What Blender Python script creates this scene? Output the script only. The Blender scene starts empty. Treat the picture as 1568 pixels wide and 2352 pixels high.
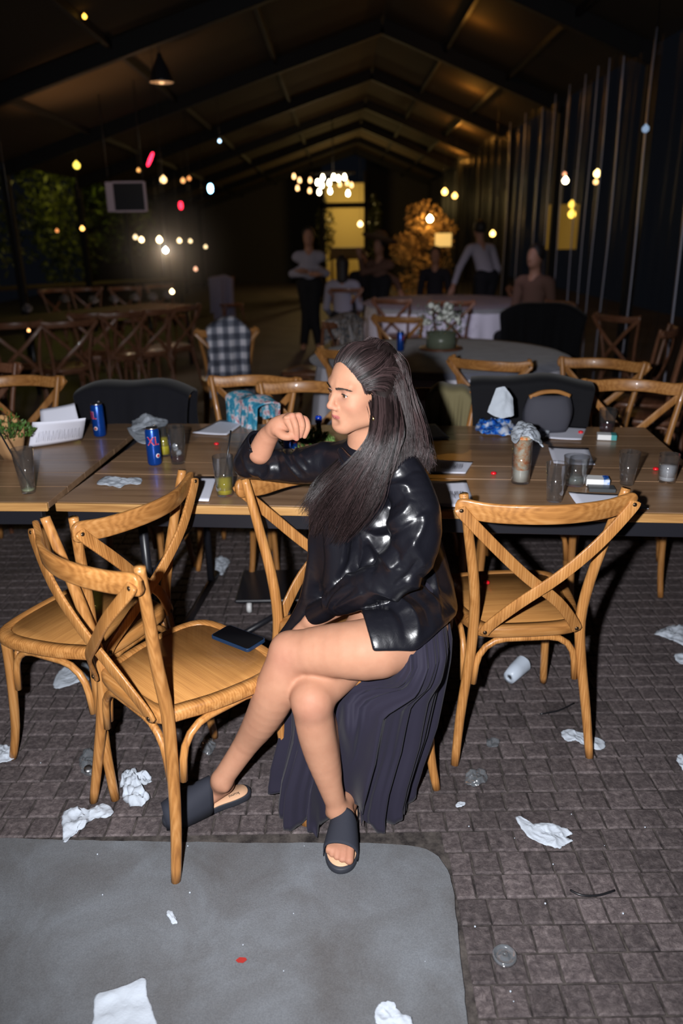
import bpy, bmesh, math, random
import numpy as np
from math import cos, sin, pi, radians
from mathutils import Vector, Matrix, noise

scene = bpy.context.scene
COL = scene.collection
# ------------------------------------------------------------------ camera
H, T, F, R = 1.56, radians(20.10), 1739.0, radians(.86)
CAM = np.array([0, 0, H]); FW = np.array([0, cos(T), -sin(T)]); DN = np.array([0, -sin(T), -cos(T)]); RT = np.array([1., 0, 0])
cam_d = bpy.data.cameras.new('camera'); cam = bpy.data.objects.new('camera', cam_d); COL.objects.link(cam)
right = RT * cos(R) + DN * sin(R)
down = DN * cos(R) - RT * sin(R)
cam.matrix_world = Matrix(((right[0], -down[0], -FW[0], 0), (right[1], -down[1], -FW[1], 0), (right[2], -down[2], -FW[2], H), (0, 0, 0, 1)))
cam_d.sensor_fit = 'VERTICAL'; cam_d.sensor_height = 36; cam_d.lens = 36 * F / 2352
cam_d.dof.use_dof = True; cam_d.dof.focus_distance = 2.05; cam_d.dof.aperture_fstop = 2.0
cam_d.clip_end = 200
scene.camera = cam
# ------------------------------------------------------------------ light
world = bpy.data.worlds.new('night'); scene.world = world; world.use_nodes = True
world.node_tree.nodes['Background'].inputs[0].default_value = (.35, .42, .6, 1)
world.node_tree.nodes['Background'].inputs[1].default_value = .006

def lamp(name, kind, loc, energy, color, size=.1, target=None, spot=None, blend=1):
    d = bpy.data.lights.new(name, kind); d.energy = energy; d.color = color
    if kind == 'AREA': d.size = size
    else: d.shadow_soft_size = size
    if spot: d.spot_size = radians(spot); d.spot_blend = blend
    o = bpy.data.objects.new(name, d); COL.objects.link(o); o.location = loc
    if target is not None: o.rotation_euler = (Vector(target) - Vector(loc)).to_track_quat('-Z', 'Y').to_euler()
    return o
# the photographer's flash, on the camera's left
lamp('camera_flash', 'SPOT', (-.17, .04, 1.60), 430, (.96, .97, 1), .022, (.05, 2.0, .92), 106, .7)
# unseen fill lamps added to brighten the far tables and their cloths
lamp('fill_light', 'SPOT', (.9, 6.4, 3.3), 170, (.86, .80, 1), .15, (1.3, 9.6, .55), 46, .8)
lamp('fill_light', 'AREA', (-2.6, 8.5, 2.7), 1.0, (1, .62, .32), 1.2, (-2.6, 8.5, 0))
scene.view_settings.view_transform = 'Standard'; scene.view_settings.look = 'None'
scene.view_settings.exposure = 0; scene.view_settings.gamma = 1; scene.view_settings.use_curve_mapping = False
scene.cycles.max_bounces = 8; scene.cycles.transparent_max_bounces = 16; scene.cycles.transmission_bounces = 8
scene.cycles.sample_clamp_indirect = 4; scene.cycles.caustics_reflective = False; scene.cycles.caustics_refractive = False
scene.cycles.use_denoising = True

# ------------------------------------------------------------------ measuring: photo measurements to world points
def ray(px, py):
    a, b = px - 784, py - 1176
    u = a * cos(R) - b * sin(R); w = a * sin(R) + b * cos(R)
    return FW + RT * u / F + DN * w / F
def Z(px, py, z=0.0):
    d = ray(px, py); return Vector(CAM + d * (z - H) / d[2])
def Y(px, py, y):
    d = ray(px, py); return Vector(CAM + d * y / d[1])

# ------------------------------------------------------------------ materials
MATS = {}
def mat(name, color=(.5, .5, .5), rough=.5, spec=.5, metal=0, trans=0, ior=1.45, emit=None, estr=0, coat=0, sheen=0, alpha=1, sss=0):
    if name in MATS: return MATS[name]
    m = bpy.data.materials.new(name); m.use_nodes = True; MATS[name] = m
    b = m.node_tree.nodes['Principled BSDF']; i = b.inputs
    i['Base Color'].default_value = (*color, 1); i['Roughness'].default_value = rough
    i['Specular IOR Level'].default_value = spec; i['Metallic'].default_value = metal
    i['Transmission Weight'].default_value = trans; i['IOR'].default_value = ior
    i['Coat Weight'].default_value = coat; i['Sheen Weight'].default_value = sheen; i['Alpha'].default_value = alpha
    if emit: i['Emission Color'].default_value = (*emit, 1); i['Emission Strength'].default_value = estr
    if sss: i['Subsurface Weight'].default_value = sss; i['Subsurface Radius'].default_value = (.012, .005, .003); i['Subsurface Scale'].default_value = 1
    return m
def nd(m, t, **kw):
    n = m.node_tree.nodes.new(t)
    for k, v in kw.items():
        if k in n.inputs: n.inputs[k].default_value = v
        else: setattr(n, k, v)
    return n
def lk(m, a, b): m.node_tree.links.new(a, b)
def bsdf(m): return m.node_tree.nodes['Principled BSDF']
def ramp(m, fac, stops):
    r = nd(m, 'ShaderNodeValToRGB'); e = r.color_ramp.elements
    while len(e) < len(stops): e.new(.5)
    for s, (p, c) in zip(e, stops): s.position = p; s.color = (*c, 1)
    lk(m, fac, r.inputs[0]); return r.outputs[0]
def coords(m, scale=(1, 1, 1), kind='Object', rot=(0, 0, 0)):
    t = nd(m, 'ShaderNodeTexCoord'); mp = nd(m, 'ShaderNodeMapping')
    mp.inputs['Scale'].default_value = scale; mp.inputs['Rotation'].default_value = rot
    lk(m, t.outputs[kind], mp.inputs[0]); return mp.outputs[0]
def noise_t(m, vec, scale, detail=4, rough=.6, dist=0):
    n = nd(m, 'ShaderNodeTexNoise'); n.inputs['Scale'].default_value = scale; n.inputs['Detail'].default_value = detail
    n.inputs['Roughness'].default_value = rough; n.inputs['Distortion'].default_value = dist
    lk(m, vec, n.inputs['Vector']); return n.outputs[0]
def bump(m, h, strength=.3, dist=.002):
    b = nd(m, 'ShaderNodeBump'); b.inputs['Strength'].default_value = strength; b.inputs['Distance'].default_value = dist
    lk(m, h, b.inputs['Height']); lk(m, b.outputs[0], bsdf(m).inputs['Normal'])

def wood(name, c1, c2, c3, axis, rough=.38, scale=1.0, spec=.45, coat=.15):
    m = mat(name, c2, rough, spec, coat=coat)
    sc = [46 * scale] * 3; sc[axis] = 2.6 * scale
    v = coords(m, sc)
    n1 = noise_t(m, v, 1.0, 5, .62, .6)
    w = nd(m, 'ShaderNodeTexWave', wave_type='BANDS', bands_direction='XYZ'[(axis + 1) % 3]); w.inputs['Scale'].default_value = .9
    w.inputs['Distortion'].default_value = 7; w.inputs['Detail'].default_value = 3; lk(m, v, w.inputs[0])
    mx = nd(m, 'ShaderNodeMath', operation='MULTIPLY_ADD'); lk(m, w.outputs['Fac'], mx.inputs[0]); mx.inputs[1].default_value = .16; lk(m, n1, mx.inputs[2])
    oi = nd(m, 'ShaderNodeObjectInfo')
    c = ramp(m, mx.outputs[0], [(.28, c1), (.6, c2), (.95, c3)])
    hsv = nd(m, 'ShaderNodeHueSaturation'); lk(m, c, hsv.inputs['Color'])
    mr = nd(m, 'ShaderNodeMapRange'); mr.inputs[3].default_value = .86; mr.inputs[4].default_value = 1.12
    lk(m, oi.outputs['Random'], mr.inputs[0]); lk(m, mr.outputs[0], hsv.inputs['Value'])
    lk(m, hsv.outputs[0], bsdf(m).inputs['Base Color'])
    bump(m, n1, .25, .0008)
    return m
WC = [(.19, .072, .018), (.37, .162, .045), (.52, .265, .095)]
wood_z = wood('chair_wood_upright', *WC, 2); wood_x = wood('chair_wood_across', *WC, 0)
seat_wood = wood('chair_seat_wood', (.26, .115, .035), (.36, .165, .048), (.44, .22, .07), 0, rough=.34, scale=1.6)
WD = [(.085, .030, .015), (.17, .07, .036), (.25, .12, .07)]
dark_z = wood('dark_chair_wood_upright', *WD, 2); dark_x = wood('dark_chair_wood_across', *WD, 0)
table_wood = wood('table_top_wood', (.15, .082, .045), (.26, .155, .088), (.36, .225, .135), 0, rough=.30, scale=.6, spec=.5, coat=.1)
edge_wood = wood('table_edge_wood', (.26, .12, .035), (.45, .24, .08), (.60, .36, .14), 0, rough=.5)
metal_dark = mat('dark_metal', (.03, .03, .035), .4, metal=.8)
black_metal = mat('black_painted_metal', (.012, .012, .016), .35)
bolt_m = mat('bolt_metal', (.10, .065, .04), .35, metal=.9)

# ------------------------------------------------------------------ meshes
def link(name, me, m=None, parent=None, smooth=True):
    if m is not None: me.materials.append(m)
    if smooth: me.shade_smooth()
    o = bpy.data.objects.new(name, me); COL.objects.link(o)
    if parent is not None: o.parent = parent
    return o
def bm_obj(name, bm, m=None, parent=None, smooth=True, recalc=True):
    if recalc: bmesh.ops.recalc_face_normals(bm, faces=bm.faces)
    me = bpy.data.meshes.new(name); bm.to_mesh(me); bm.free()
    return link(name, me, m, parent, smooth)
def tag(o, label=None, cat=None, group=None, kind=None):
    if label: o['label'] = label
    if cat: o['category'] = cat
    if group: o['group'] = group
    if kind: o['kind'] = kind
    return o
def thing(name, loc, label, cat, group=None, rz=0):
    o = bpy.data.objects.new(name, None); COL.objects.link(o); o.location = loc; o.rotation_euler = (0, 0, rz); o.empty_display_size = .05
    return tag(o, label, cat, group)
def copy_tree(o, parent=None):
    c = o.copy(); COL.objects.link(c); c.parent = parent
    for ch in list(o.children): copy_tree(ch, c)
    return c
def catmull(pts, n=6, closed=False):
    P = [np.array(p, float) for p in pts]; out = []; N = len(P)
    rng = range(N) if closed else range(N - 1)
    for i in rng:
        p0, p1, p2, p3 = (P[(i - 1) % N], P[i], P[(i + 1) % N], P[(i + 2) % N]) if closed else (P[max(i - 1, 0)], P[i], P[i + 1], P[min(i + 2, N - 1)])
        for k in range(n):
            t = k / n
            out.append(.5 * ((2 * p1) + (p2 - p0) * t + (2 * p0 - 5 * p1 + 4 * p2 - p3) * t * t + (3 * p1 - p0 - 3 * p2 + p3) * t ** 3))
    if not closed: out.append(P[-1])
    return out
def sweep(bm, pts, sect, up=(0, 0, 1), scales=None, cap=True):
    """sweep a cross-section (list of (a,b)) along pts; a along side, b along up-ish"""
    pts = [Vector(p) for p in pts]; up = Vector(up); rings = []
    for i, p in enumerate(pts):
        t = (pts[min(i + 1, len(pts) - 1)] - pts[max(i - 1, 0)]).normalized()
        s = t.cross(up)
        if s.length < 1e-4: s = t.cross(Vector((1, 0, 0)))
        s.normalize(); u = s.cross(t).normalized()
        k = scales[i] if scales is not None else 1
        rings.append([bm.verts.new(p + s * a * k + u * b * k) for a, b in sect])
    n = len(sect)
    for r0, r1 in zip(rings, rings[1:]):
        for j in range(n): bm.faces.new((r0[j], r0[(j + 1) % n], r1[(j + 1) % n], r1[j]))
    if cap: bm.faces.new(rings[0][::-1]); bm.faces.new(rings[-1])
    return rings
def circ(n=8, r=1.0, rb=None): return [(r * cos(2 * pi * k / n), (rb or r) * sin(2 * pi * k / n)) for k in range(n)]
def rrect(w, h, r, n=3):
    out = []
    for cx, cy, a0 in ((w - r, h - r, 0), (-w + r, h - r, 90), (-w + r, -h + r, 180), (w - r, -h + r, 270)):
        for k in range(n + 1):
            a = radians(a0 + 90 * k / n); out.append((cx + r * cos(a), cy + r * sin(a)))
    return out
def tube(bm, pts, r, n=8, up=(0, 0, 1), radii=None):
    return sweep(bm, pts, circ(n), up, radii if radii is not None else [r] * len(pts))
def box(bm, lo, hi, bevel=0):
    lo = Vector(lo); hi = Vector(hi)
    r = bmesh.ops.create_cube(bm, size=1); c = (lo + hi) / 2; s = hi - lo
    for v in r['verts']: v.co = Vector((v.co.x * s.x, v.co.y * s.y, v.co.z * s.z)) + c
    if bevel:
        es = list({e for v in r['verts'] for e in v.link_edges}); bmesh.ops.bevel(bm, geom=es, offset=bevel, segments=2, profile=.5, affect='EDGES')
def lathe(bm, prof, n=20, loc=(0, 0, 0), cap0=True, cap1=True):
    loc = Vector(loc); rings = [[bm.verts.new(loc + Vector((r * cos(2 * pi * k / n), r * sin(2 * pi * k / n), z))) for k in range(n)] for r, z in prof]
    for a, b in zip(rings, rings[1:]):
        for j in range(n): bm.faces.new((a[j], a[(j + 1) % n], b[(j + 1) % n], b[j]))
    if cap0: bm.faces.new(rings[0][::-1])
    if cap1: bm.faces.new(rings[-1])
def prism(bm, poly, z0, z1, bevel=0):
    a = [bm.verts.new((x, y, z0)) for x, y in poly]; b = [bm.verts.new((x, y, z1)) for x, y in poly]; n = len(poly)
    fs = [bm.faces.new(a[::-1]), bm.faces.new(b)]
    for j in range(n): fs.append(bm.faces.new((a[j], a[(j + 1) % n], b[(j + 1) % n], b[j])))
    if bevel:
        top = [e for e in bm.edges if all(v in b for v in e.verts)]
        bmesh.ops.bevel(bm, geom=top, offset=bevel, segments=2, profile=.5, affect='EDGES')

# ------------------------------------------------------------------ floor: stone setts
sett_m = mat('stone_sett', (.10, .08, .08), .62, .4)
v = coords(sett_m, (1, 1, 1)); vw = nd(sett_m, 'ShaderNodeNewGeometry').outputs['Position']
n1 = noise_t(sett_m, vw, 52, 7, .78, .35); n2 = noise_t(sett_m, vw, 2.2, 3, .5); n3 = noise_t(sett_m, vw, 160, 3, .7)
c = ramp(sett_m, n1, [(.32, (.036, .028, .030)), (.5, (.090, .072, .073)), (.72, (.20, .165, .162))])
oi = nd(sett_m, 'ShaderNodeObjectInfo'); hs = nd(sett_m, 'ShaderNodeHueSaturation')
st = ramp(sett_m, n2, [(.3, (.75,) * 3), (.62, (1.15,) * 3)])
mr = nd(sett_m, 'ShaderNodeMapRange'); mr.inputs[3].default_value = .72; mr.inputs[4].default_value = 1.2; lk(sett_m, oi.outputs['Random'], mr.inputs[0])
mm = nd(sett_m, 'ShaderNodeMath', operation='MULTIPLY'); lk(sett_m, mr.outputs[0], mm.inputs[0]); lk(sett_m, st, mm.inputs[1])
lk(sett_m, c, hs.inputs['Color']); lk(sett_m, mm.outputs[0], hs.inputs['Value']); lk(sett_m, hs.outputs[0], bsdf(sett_m).inputs['Base Color'])
bump(sett_m, n1, .9, .006)
mortar_m = mat('sand_joint', (.075, .062, .052), .9, .2)
nn = noise_t(mortar_m, nd(mortar_m, 'ShaderNodeNewGeometry').outputs['Position'], 18, 5, .7)
lk(mortar_m, ramp(mortar_m, nn, [(.38, (.018, .015, .015)), (.62, (.075, .064, .058))]), bsdf(mortar_m).inputs['Base Color'])

bm = bmesh.new(); box(bm, (-9, -1.5, -.08), (6.5, 30, -.006))
floor = bm_obj('floor', bm, mortar_m, smooth=False); floor['kind'] = 'structure'
rnd = random.Random(4)
bm = bmesh.new(); box(bm, (-9, 5.62, -.05), (6.5, 30, -.001)); o_ = bm_obj('floor', bm, sett_m, smooth=False); o_['kind'] = 'structure'
PW, PD = .0745, .0765
def sett_bm(bm, cx, cy, w, d, lift=0, tilt=(0, 0)):
    w /= 2; d /= 2; b = .0042; top = .0 + lift
    def ring(i, z): return [bm.verts.new((cx + sx * (w - i), cy + sy * (d - i), z + (tilt[0] * sx * w + tilt[1] * sy * d if z > -.005 else 0))) for sx, sy in ((-1, -1), (1, -1), (1, 1), (-1, 1))]
    r0, r1, r2 = ring(0, -.02), ring(0, top - .0035), ring(b, top)
    for a, c_ in ((r0, r1), (r1, r2)):
        for j in range(4): bm.faces.new((a[j], a[(j + 1) % 4], c_[(j + 1) % 4], c_[j]))
    bm.faces.new(r2)
protos = []
for k in range(8):
    b_ = bmesh.new(); sett_bm(b_, 0, 0, PW - .0035 - .0015 * (k % 3), PD - .0035 - .001 * (k % 2), .0, (rnd.uniform(-.012, .012), rnd.uniform(-.012, .012)))
    bmesh.ops.recalc_face_normals(b_, faces=b_.faces)
    me = bpy.data.meshes.new('brick'); b_.to_mesh(me); b_.free(); me.materials.append(sett_m); protos.append(me)
SLAB = [(-1.7, 1.668), (-.958, 1.661), (-.471, 1.637), (.076, 1.622), (.17, 1.612), (.215, 1.60), (.245, 1.573), (.262, 1.53), (.268, 1.447), (.258, 1.3), (.248, 1.123), (.235, .5), (-1.7, .5)]
cells = []
row = 0; y = 1.672 + PD / 2 - 14 * PD
while y < 5.6:
    xm = .75 + y * .52
    off = [0, .5, .22, .72, .4, .1][row % 6] * PW + rnd.uniform(-.01, .01); x = -xm - .1 + off
    while x < xm:
        w = PW * (1.0 if rnd.random() < .8 else rnd.choice((.82, 1.25)))
        cx, cy = x + w / 2, y
        ex = .272 if cy < 1.60 else .262 if cy < 1.672 else -9
        if cx + w / 2 > ex + .02:
            l_ = max(cx - w / 2, ex); cells.append(((l_ + cx + w / 2) / 2, cy, (cx + w / 2 - l_) / PW))
        x += w
    y += PD; row += 1
cells.sort(key=lambda c: c[0] ** 2 * .5 + c[1] ** 2)
def inview(cx, cy):
    q = np.array([cx, cy, 0]) - CAM; zc = q @ FW; return abs(F * (q @ RT) / zc) < 800 and abs(F * (q @ DN) / zc) < 1200
vis = [c for c in cells if inview(c[0], c[1])]
near = set(vis[:300]); far_bm = bmesh.new()
for i, (cx, cy, k) in enumerate(cells):
    if (cx, cy, k) in near:
        o = bpy.data.objects.new('brick', protos[rnd.randrange(8)]); COL.objects.link(o); o.parent = floor
        o.location = (cx, cy, rnd.uniform(-.0012, .0012)); o.scale = (k * 1.0, 1, 1)
    else:
        sett_bm(far_bm, cx, cy, PW * k - .0045, PD - .0045, rnd.uniform(-.0015, .0015), (rnd.uniform(-.012, .012), rnd.uniform(-.012, .012)))
o = bm_obj('brick', far_bm, sett_m, floor, smooth=False); o['kind'] = 'stuff'
# grey concrete slab let into the paving
conc = mat('smooth_concrete', (.12, .12, .125), .55, .45)
vw = nd(conc, 'ShaderNodeNewGeometry').outputs['Position']
a_ = noise_t(conc, vw, 4.5, 5, .6, .5); b_ = noise_t(conc, vw, 190, 3, .8)
lk(conc, ramp(conc, a_, [(.3, (.086, .084, .086)), (.5, (.112, .116, .124)), (.72, (.145, .156, .172))]), bsdf(conc).inputs['Base Color'])
sp_ = noise_t(conc, vw, 330, 2, .8); cm = nd(conc, 'ShaderNodeMix', data_type='RGBA', blend_type='MULTIPLY'); cm.inputs[0].default_value = 1; l0 = bsdf(conc).inputs['Base Color'].links[0].from_socket; lk(conc, l0, cm.inputs[6]); lk(conc, ramp(conc, sp_, [(.35, (.84, .84, .85)), (.5, (1, 1, 1)), (.68, (1.18, 1.18, 1.18))]), cm.inputs[7]); lk(conc, cm.outputs[2], bsdf(conc).inputs['Base Color'])
bump(conc, b_, .35, .0015)
bm = bmesh.new(); pl = []
for i, (x, y_) in enumerate(SLAB):
    x2, y2 = SLAB[(i + 1) % len(SLAB)]; n_ = max(1, int(math.hypot(x2 - x, y2 - y_) / .02)) if i < 12 and y_ > 1.0 else 1
    for k in range(n_):
        t = k / n_; pl.append((x + (x2 - x) * t + (rnd.uniform(-.0022, .0022) if k else 0), y_ + (y2 - y_) * t + (rnd.uniform(-.0022, .0022) if k else 0)))
prism(bm, pl[::-1], -.05, .007, .002)
tag(bm_obj('trim_1', bm, conc, smooth=False), kind='structure')

# ------------------------------------------------------------------ crossback chair
def make_chair(wz, wx, ws, simple=False):
    root = thing('crossback_chair', (0, 0, 0), 'chair', 'chair')
    def post(s):
        bm = bmesh.new()
        p = catmull([(s * .215, -.226, 0), (s * .198, -.198, .16), (s * .174, -.176, .33), (s * .163, -.168, .46), (s * .172, -.186, .60), (s * .200, -.210, .76), (s * .223, -.230, .882), (s * .2255, -.232, .892)], 3)
        n = len(p); tube(bm, p, 0, 6 if simple else 12, (0, 1, 0), [.0130 + .0035 * math.sin(pi * min(1, i / n * 1.25)) for i in range(n - 1)] + [.009])
        return bm_obj('rear_leg', bm, wz, root)
    post(1); post(-1)
    for s in (1, -1):
        bm = bmesh.new(); p = catmull([(s * .205, .205, 0), (s * .192, .182, .12), (s * .183, .17, .3), (s * .180, .165, .435)], 3)
        tube(bm, p, 0, 6 if simple else 12, (0, 1, 0), [.0125 + .0045 * i / len(p) for i in range(len(p))]); bm_obj('front_leg', bm, wz, root)
    # seat outline
    half = [(0, -.196), (.08, -.194), (.135, -.185), (.158, -.165), (.172, -.125), (.195, -.05), (.210, .05), (.212, .125), (.196, .178), (.155, .205), (.08, .216), (0, .219)]
    full = half + [(-x, y) for x, y in half[-2:0:-1]]
    out = [tuple(p[:2]) for p in catmull(full, 2, True)]
    def inset(k): return [(x * (1 - k / .21), (y - .01) * (1 - k / .21) + .01) for x, y in out]
    def rings(bm, rs, closed=False):
        R_ = [[bm.verts.new((x, y, z)) for x, y in inset(k)] for k, z in rs]; n = len(out)
        for a, b in zip(R_, R_[1:]):
            for j in range(n): bm.faces.new((a[j], a[(j + 1) % n], b[(j + 1) % n], b[j]))
        if closed:
            for j in range(n): bm.faces.new((R_[-1][j], R_[-1][(j + 1) % n], R_[0][(j + 1) % n], R_[0][j]))
        return R_
    bm = bmesh.new(); rings(bm, [(.004, .422), (0, .428), (0, .448), (.004, .455), (.010, .458), (.030, .458), (.0315, .4545), (.0315, .422)], True); bm_obj('seat_frame', bm, wx, root)
    bm = bmesh.new(); r_ = rings(bm, [(.0325, .436), (.0325, .453), (.0345, .4565)]); bm.faces.new(r_[-1]); bm.faces.new(r_[0][::-1]); bm_obj('seat_panel', bm, ws, root)
    # top rail, bent, bulging backwards and wrapping the posts
    bm = bmesh.new()
    P = catmull([(-.250, -.246, .862), (-.222, -.256, .862), (-.165, -.276, .855), (-.085, -.308, .858), (0, -.320, .859), (.085, -.308, .858), (.165, -.276, .855), (.222, -.256, .862), (.250, -.246, .862)], 4)
    sc = rrect(.0085, .0285, .006, 2); rr = []
    pts = [Vector(p) for p in P]; n = len(pts)
    for i, p in enumerate(pts):
        t = (pts[min(i + 1, n - 1)] - pts[max(i - 1, 0)]).normalized(); s = t.cross(Vector((0, 0, 1))).normalized(); e = min(i, n - 1 - i)
        k = {0: .45, 1: .8, 2: .95}.get(e, 1.0); k2 = 1.0
        rr.append([bm.verts.new(p + s * a * k2 + Vector((0, -.12, 1)).normalized() * b * k) for a, b in sc])
    m_ = len(sc)
    for a, b in zip(rr, rr[1:]):
        for j in range(m_): bm.faces.new((a[j], a[(j + 1) % m_], b[(j + 1) % m_], b[j]))
    bm.faces.new(rr[0][::-1]); bm.faces.new(rr[-1]); bm_obj('top_rail', bm, wx, root)
    # crossed bars
    for s, o_ in ((1, 0), (-1, .011)):
        bm = bmesh.new()
        p = catmull([(-s * .242, -.262, .868), (-s * .228, -.268, .846), (-s * .14, -.276 - o_ * .7, .752), (-s * .045, -.262 - o_, .655), (s * .06, -.236 - o_, .56), (s * .125, -.208, .475), (s * .142, -.200, .442)], 4)
        n = len(p); pv = [Vector(q) for q in p]; rr = []
        sc = rrect(.0165, .0048, .003, 2)
        for i, q in enumerate(pv):
            t = (pv[min(i + 1, n - 1)] - pv[max(i - 1, 0)]).normalized(); out_n = Vector((0, -1, .18)); out_n = (out_n - t * out_n.dot(t)).normalized(); w_ = out_n.cross(t).normalized()
            k = .6 if i in (0, n - 1) else 1
            rr.append([bm.verts.new(q + w_ * a * k + out_n * b) for a, b in sc])
        m_ = len(sc)
        for a, b in zip(rr, rr[1:]):
            for j in range(m_): bm.faces.new((a[j], a[(j + 1) % m_], b[(j + 1) % m_], b[j]))
        bm.faces.new(rr[0][::-1]); bm.faces.new(rr[-1]); bm_obj('cross_bar', bm, wz, root)
        if not simple:
            for q in ((-s * .238, -.2685, .860), (s * .138, -.207, .452)):
                bm = bmesh.new(); lathe(bm, [(.0065, 0), (.0062, .002), (.003, .0035)], 8)
                o = bm_obj('bolt', bm, bolt_m, root); o.location = q; o.rotation_euler = (pi / 2, 0, 0)
    # bentwood braces under the seat
    def brace(a, b):
        A = Vector(a); B = Vector(b); d = (B - A).normalized(); L = (B - A).length; bm = bmesh.new(); z0, z1 = .262, .412; r_ = min(.085, L * .33)
        lean = Vector((0, 0, 0))
        pts = [A, A + Vector((0, 0, z1 - z0 - r_)) + d * .006]
        for k in range(1, 5): an = pi / 2 * k / 4; pts.append(A + d * (.008 + r_ * (1 - cos(an))) + Vector((0, 0, z1 - z0 - r_ + r_ * sin(an))))
        pts.append((A + B) / 2 + Vector((0, 0, z1 - z0)))
        rest = [B + (A - p).dot(d) * d * 1 + Vector((0, 0, p.z - A.z)) for p in pts[:-1]][::-1]
        tube(bm, pts + rest, .0105, 6 if simple else 8, d.cross(Vector((0, 0, 1)))); bm_obj('brace', bm, wz, root)
    z = .262
    if not simple or True:
        brace((-.158, -.178, z), (.158, -.178, z)); brace((-.184, -.155, z), (-.184, .145, z)); brace((.184, -.155, z), (.184, .145, z)); brace((-.162, .17, z), (.162, .17, z))
    return root
chair_proto = make_chair(wood_z, wood_x, seat_wood)
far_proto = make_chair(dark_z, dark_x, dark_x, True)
used = set()
def put_chair(proto, x, y, a, label, group=None, z=0):
    if proto.name in used: c = copy_tree(proto)
    else: c = proto; used.add(proto.name)
    c.location = (x, y, z); c.rotation_euler = (0, 0, a); c['label'] = label
    if group: c['group'] = group
    elif 'group' in c: del c['group']
    return c
def chair_at(proto, pa, pb, label, group=None, away=True):
    """pa, pb: the measured ends of a top rail"""
    A = Z(*pa, .87); B = Z(*pb, .87); d = (B - A); m_ = (A + B) / 2; a = math.atan2(d.y, d.x)
    if not away: a += pi
    c, s = cos(a), sin(a); lx, ly = 0, -.25
    return put_chair(proto, m_.x - (lx * c - ly * s), m_.y - (lx * s + ly * c), a, label, group)
G = 'crossback wooden chairs'
put_chair(chair_proto, .010, 1.965, -2.80, 'crossback wooden chair the seated woman in black leather sits on', G)
put_chair(chair_proto, -.79, 2.108, 1.116, 'crossback wooden chair at far left tucked behind the chair holding the phone', G)
put_chair(chair_proto, -.432, 1.816, -.786, 'nearest crossback wooden chair with a phone on its seat', G)
put_chair(chair_proto, .543, 2.189, .061, 'crossback wooden chair right of the woman, seen from behind', G)
GB = 'chairs along the far side of the trestle tables'
chair_at(chair_proto, (480, 872), (690, 876), 'crossback chair behind the table holding the blue floral cloth', GB, False)
chair_at(chair_proto, (607, 887), (800, 890), 'crossback chair behind the table hidden partly by the womans raised hand', GB, False)
chair_at(chair_proto, (-65, 876), (140, 872), 'crossback chair behind the left end of the long table', GB, False)
chair_at(far_proto, (-150, 845), (45, 840), 'darker chair behind the left end, its rail just in frame', GB, False)
chair_at(chair_proto, (1345, 880), (1568, 890), 'reddish crossback chair behind the right table corner', GB, False)
chair_at(chair_proto, (1297, 828), (1475, 840), 'reddish crossback chair between the right table corner and the round table', GB, False)
chair_at(chair_proto, (1032, 825), (1220, 838), 'crossback chair facing the grey round table, behind the black jackets', GB, True)
chair_at(chair_proto, (718, 803), (900, 815), 'crossback chair at the round table just left of the womans head', GB, True)
for (a, b), l in (((882, 905), (1080, 908)), 'crossback chair under the olive garment'), (((1125, 907), (1325, 912)), 'crossback chair under the black coat and charcoal bag'), (((215, 905), (410, 905)), 'crossback chair under the dark jacket behind the blue cans'):
    chair_at(chair_proto, a, b, l, GB, False)
# ------------------------------------------------------------------ trestle tables
def trestle(loc, rz, L, D, label, planks=7, cut=0):
    t = thing('trestle_table', loc, label, 'table', 'long plank tables', rz)
    rn = random.Random(label); w = D / planks
    for k in range(planks):
        bm = bmesh.new(); y0 = k * w; lo = (0, y0 + (.0004 if k else 0), .727); hi = (L - (cut * (planks - k) / planks if cut else 0), y0 + w - .0004, .75 + rn.uniform(-.0008, .0008))
        box(bm, lo, hi, .0012); o = bm_obj('plank', bm, table_wood, t, smooth=False)
    bm = bmesh.new(); box(bm, (0, -.014, .721), (L - cut, -.0005, .7495), .003); bm_obj('edge_strip', bm, edge_wood, t, smooth=False)
    for ya in (.004, D - .034):
        bm = bmesh.new(); box(bm, (.03, ya, .668), (L - cut - .03, ya + .03, .726), .003); bm_obj('apron', bm, black_metal, t, smooth=False)

    for x in (.22, L - .97):
        bm = bmesh.new()
        for y_ in (.16, D - .16):
            tube(bm, [(x, y_, .70), (x, y_, .03)], .017, 8, (0, 1, 0))
        tube(bm, [(x, .16, .40), (x, D - .16, .40)], .012, 8); tube(bm, [(x, .06, .02), (x, D - .06, .02)], .018, 8)
        bm_obj('trestle_leg', bm, black_metal, t)
    return t
a6 = radians(-5.6)
table_r = trestle((-.935, 2.352, 0), a6, 2.17, 1.10, 'long plank trestle table behind the woman, strewn with glasses and menus', cut=0)
table_l = trestle((-.962 - 1.9 * cos(radians(-3)), 2.352 + 1.9 * sin(radians(3)), 0), radians(-3), 1.9, 1.14, 'second plank trestle table continuing to the left of the seam')
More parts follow.
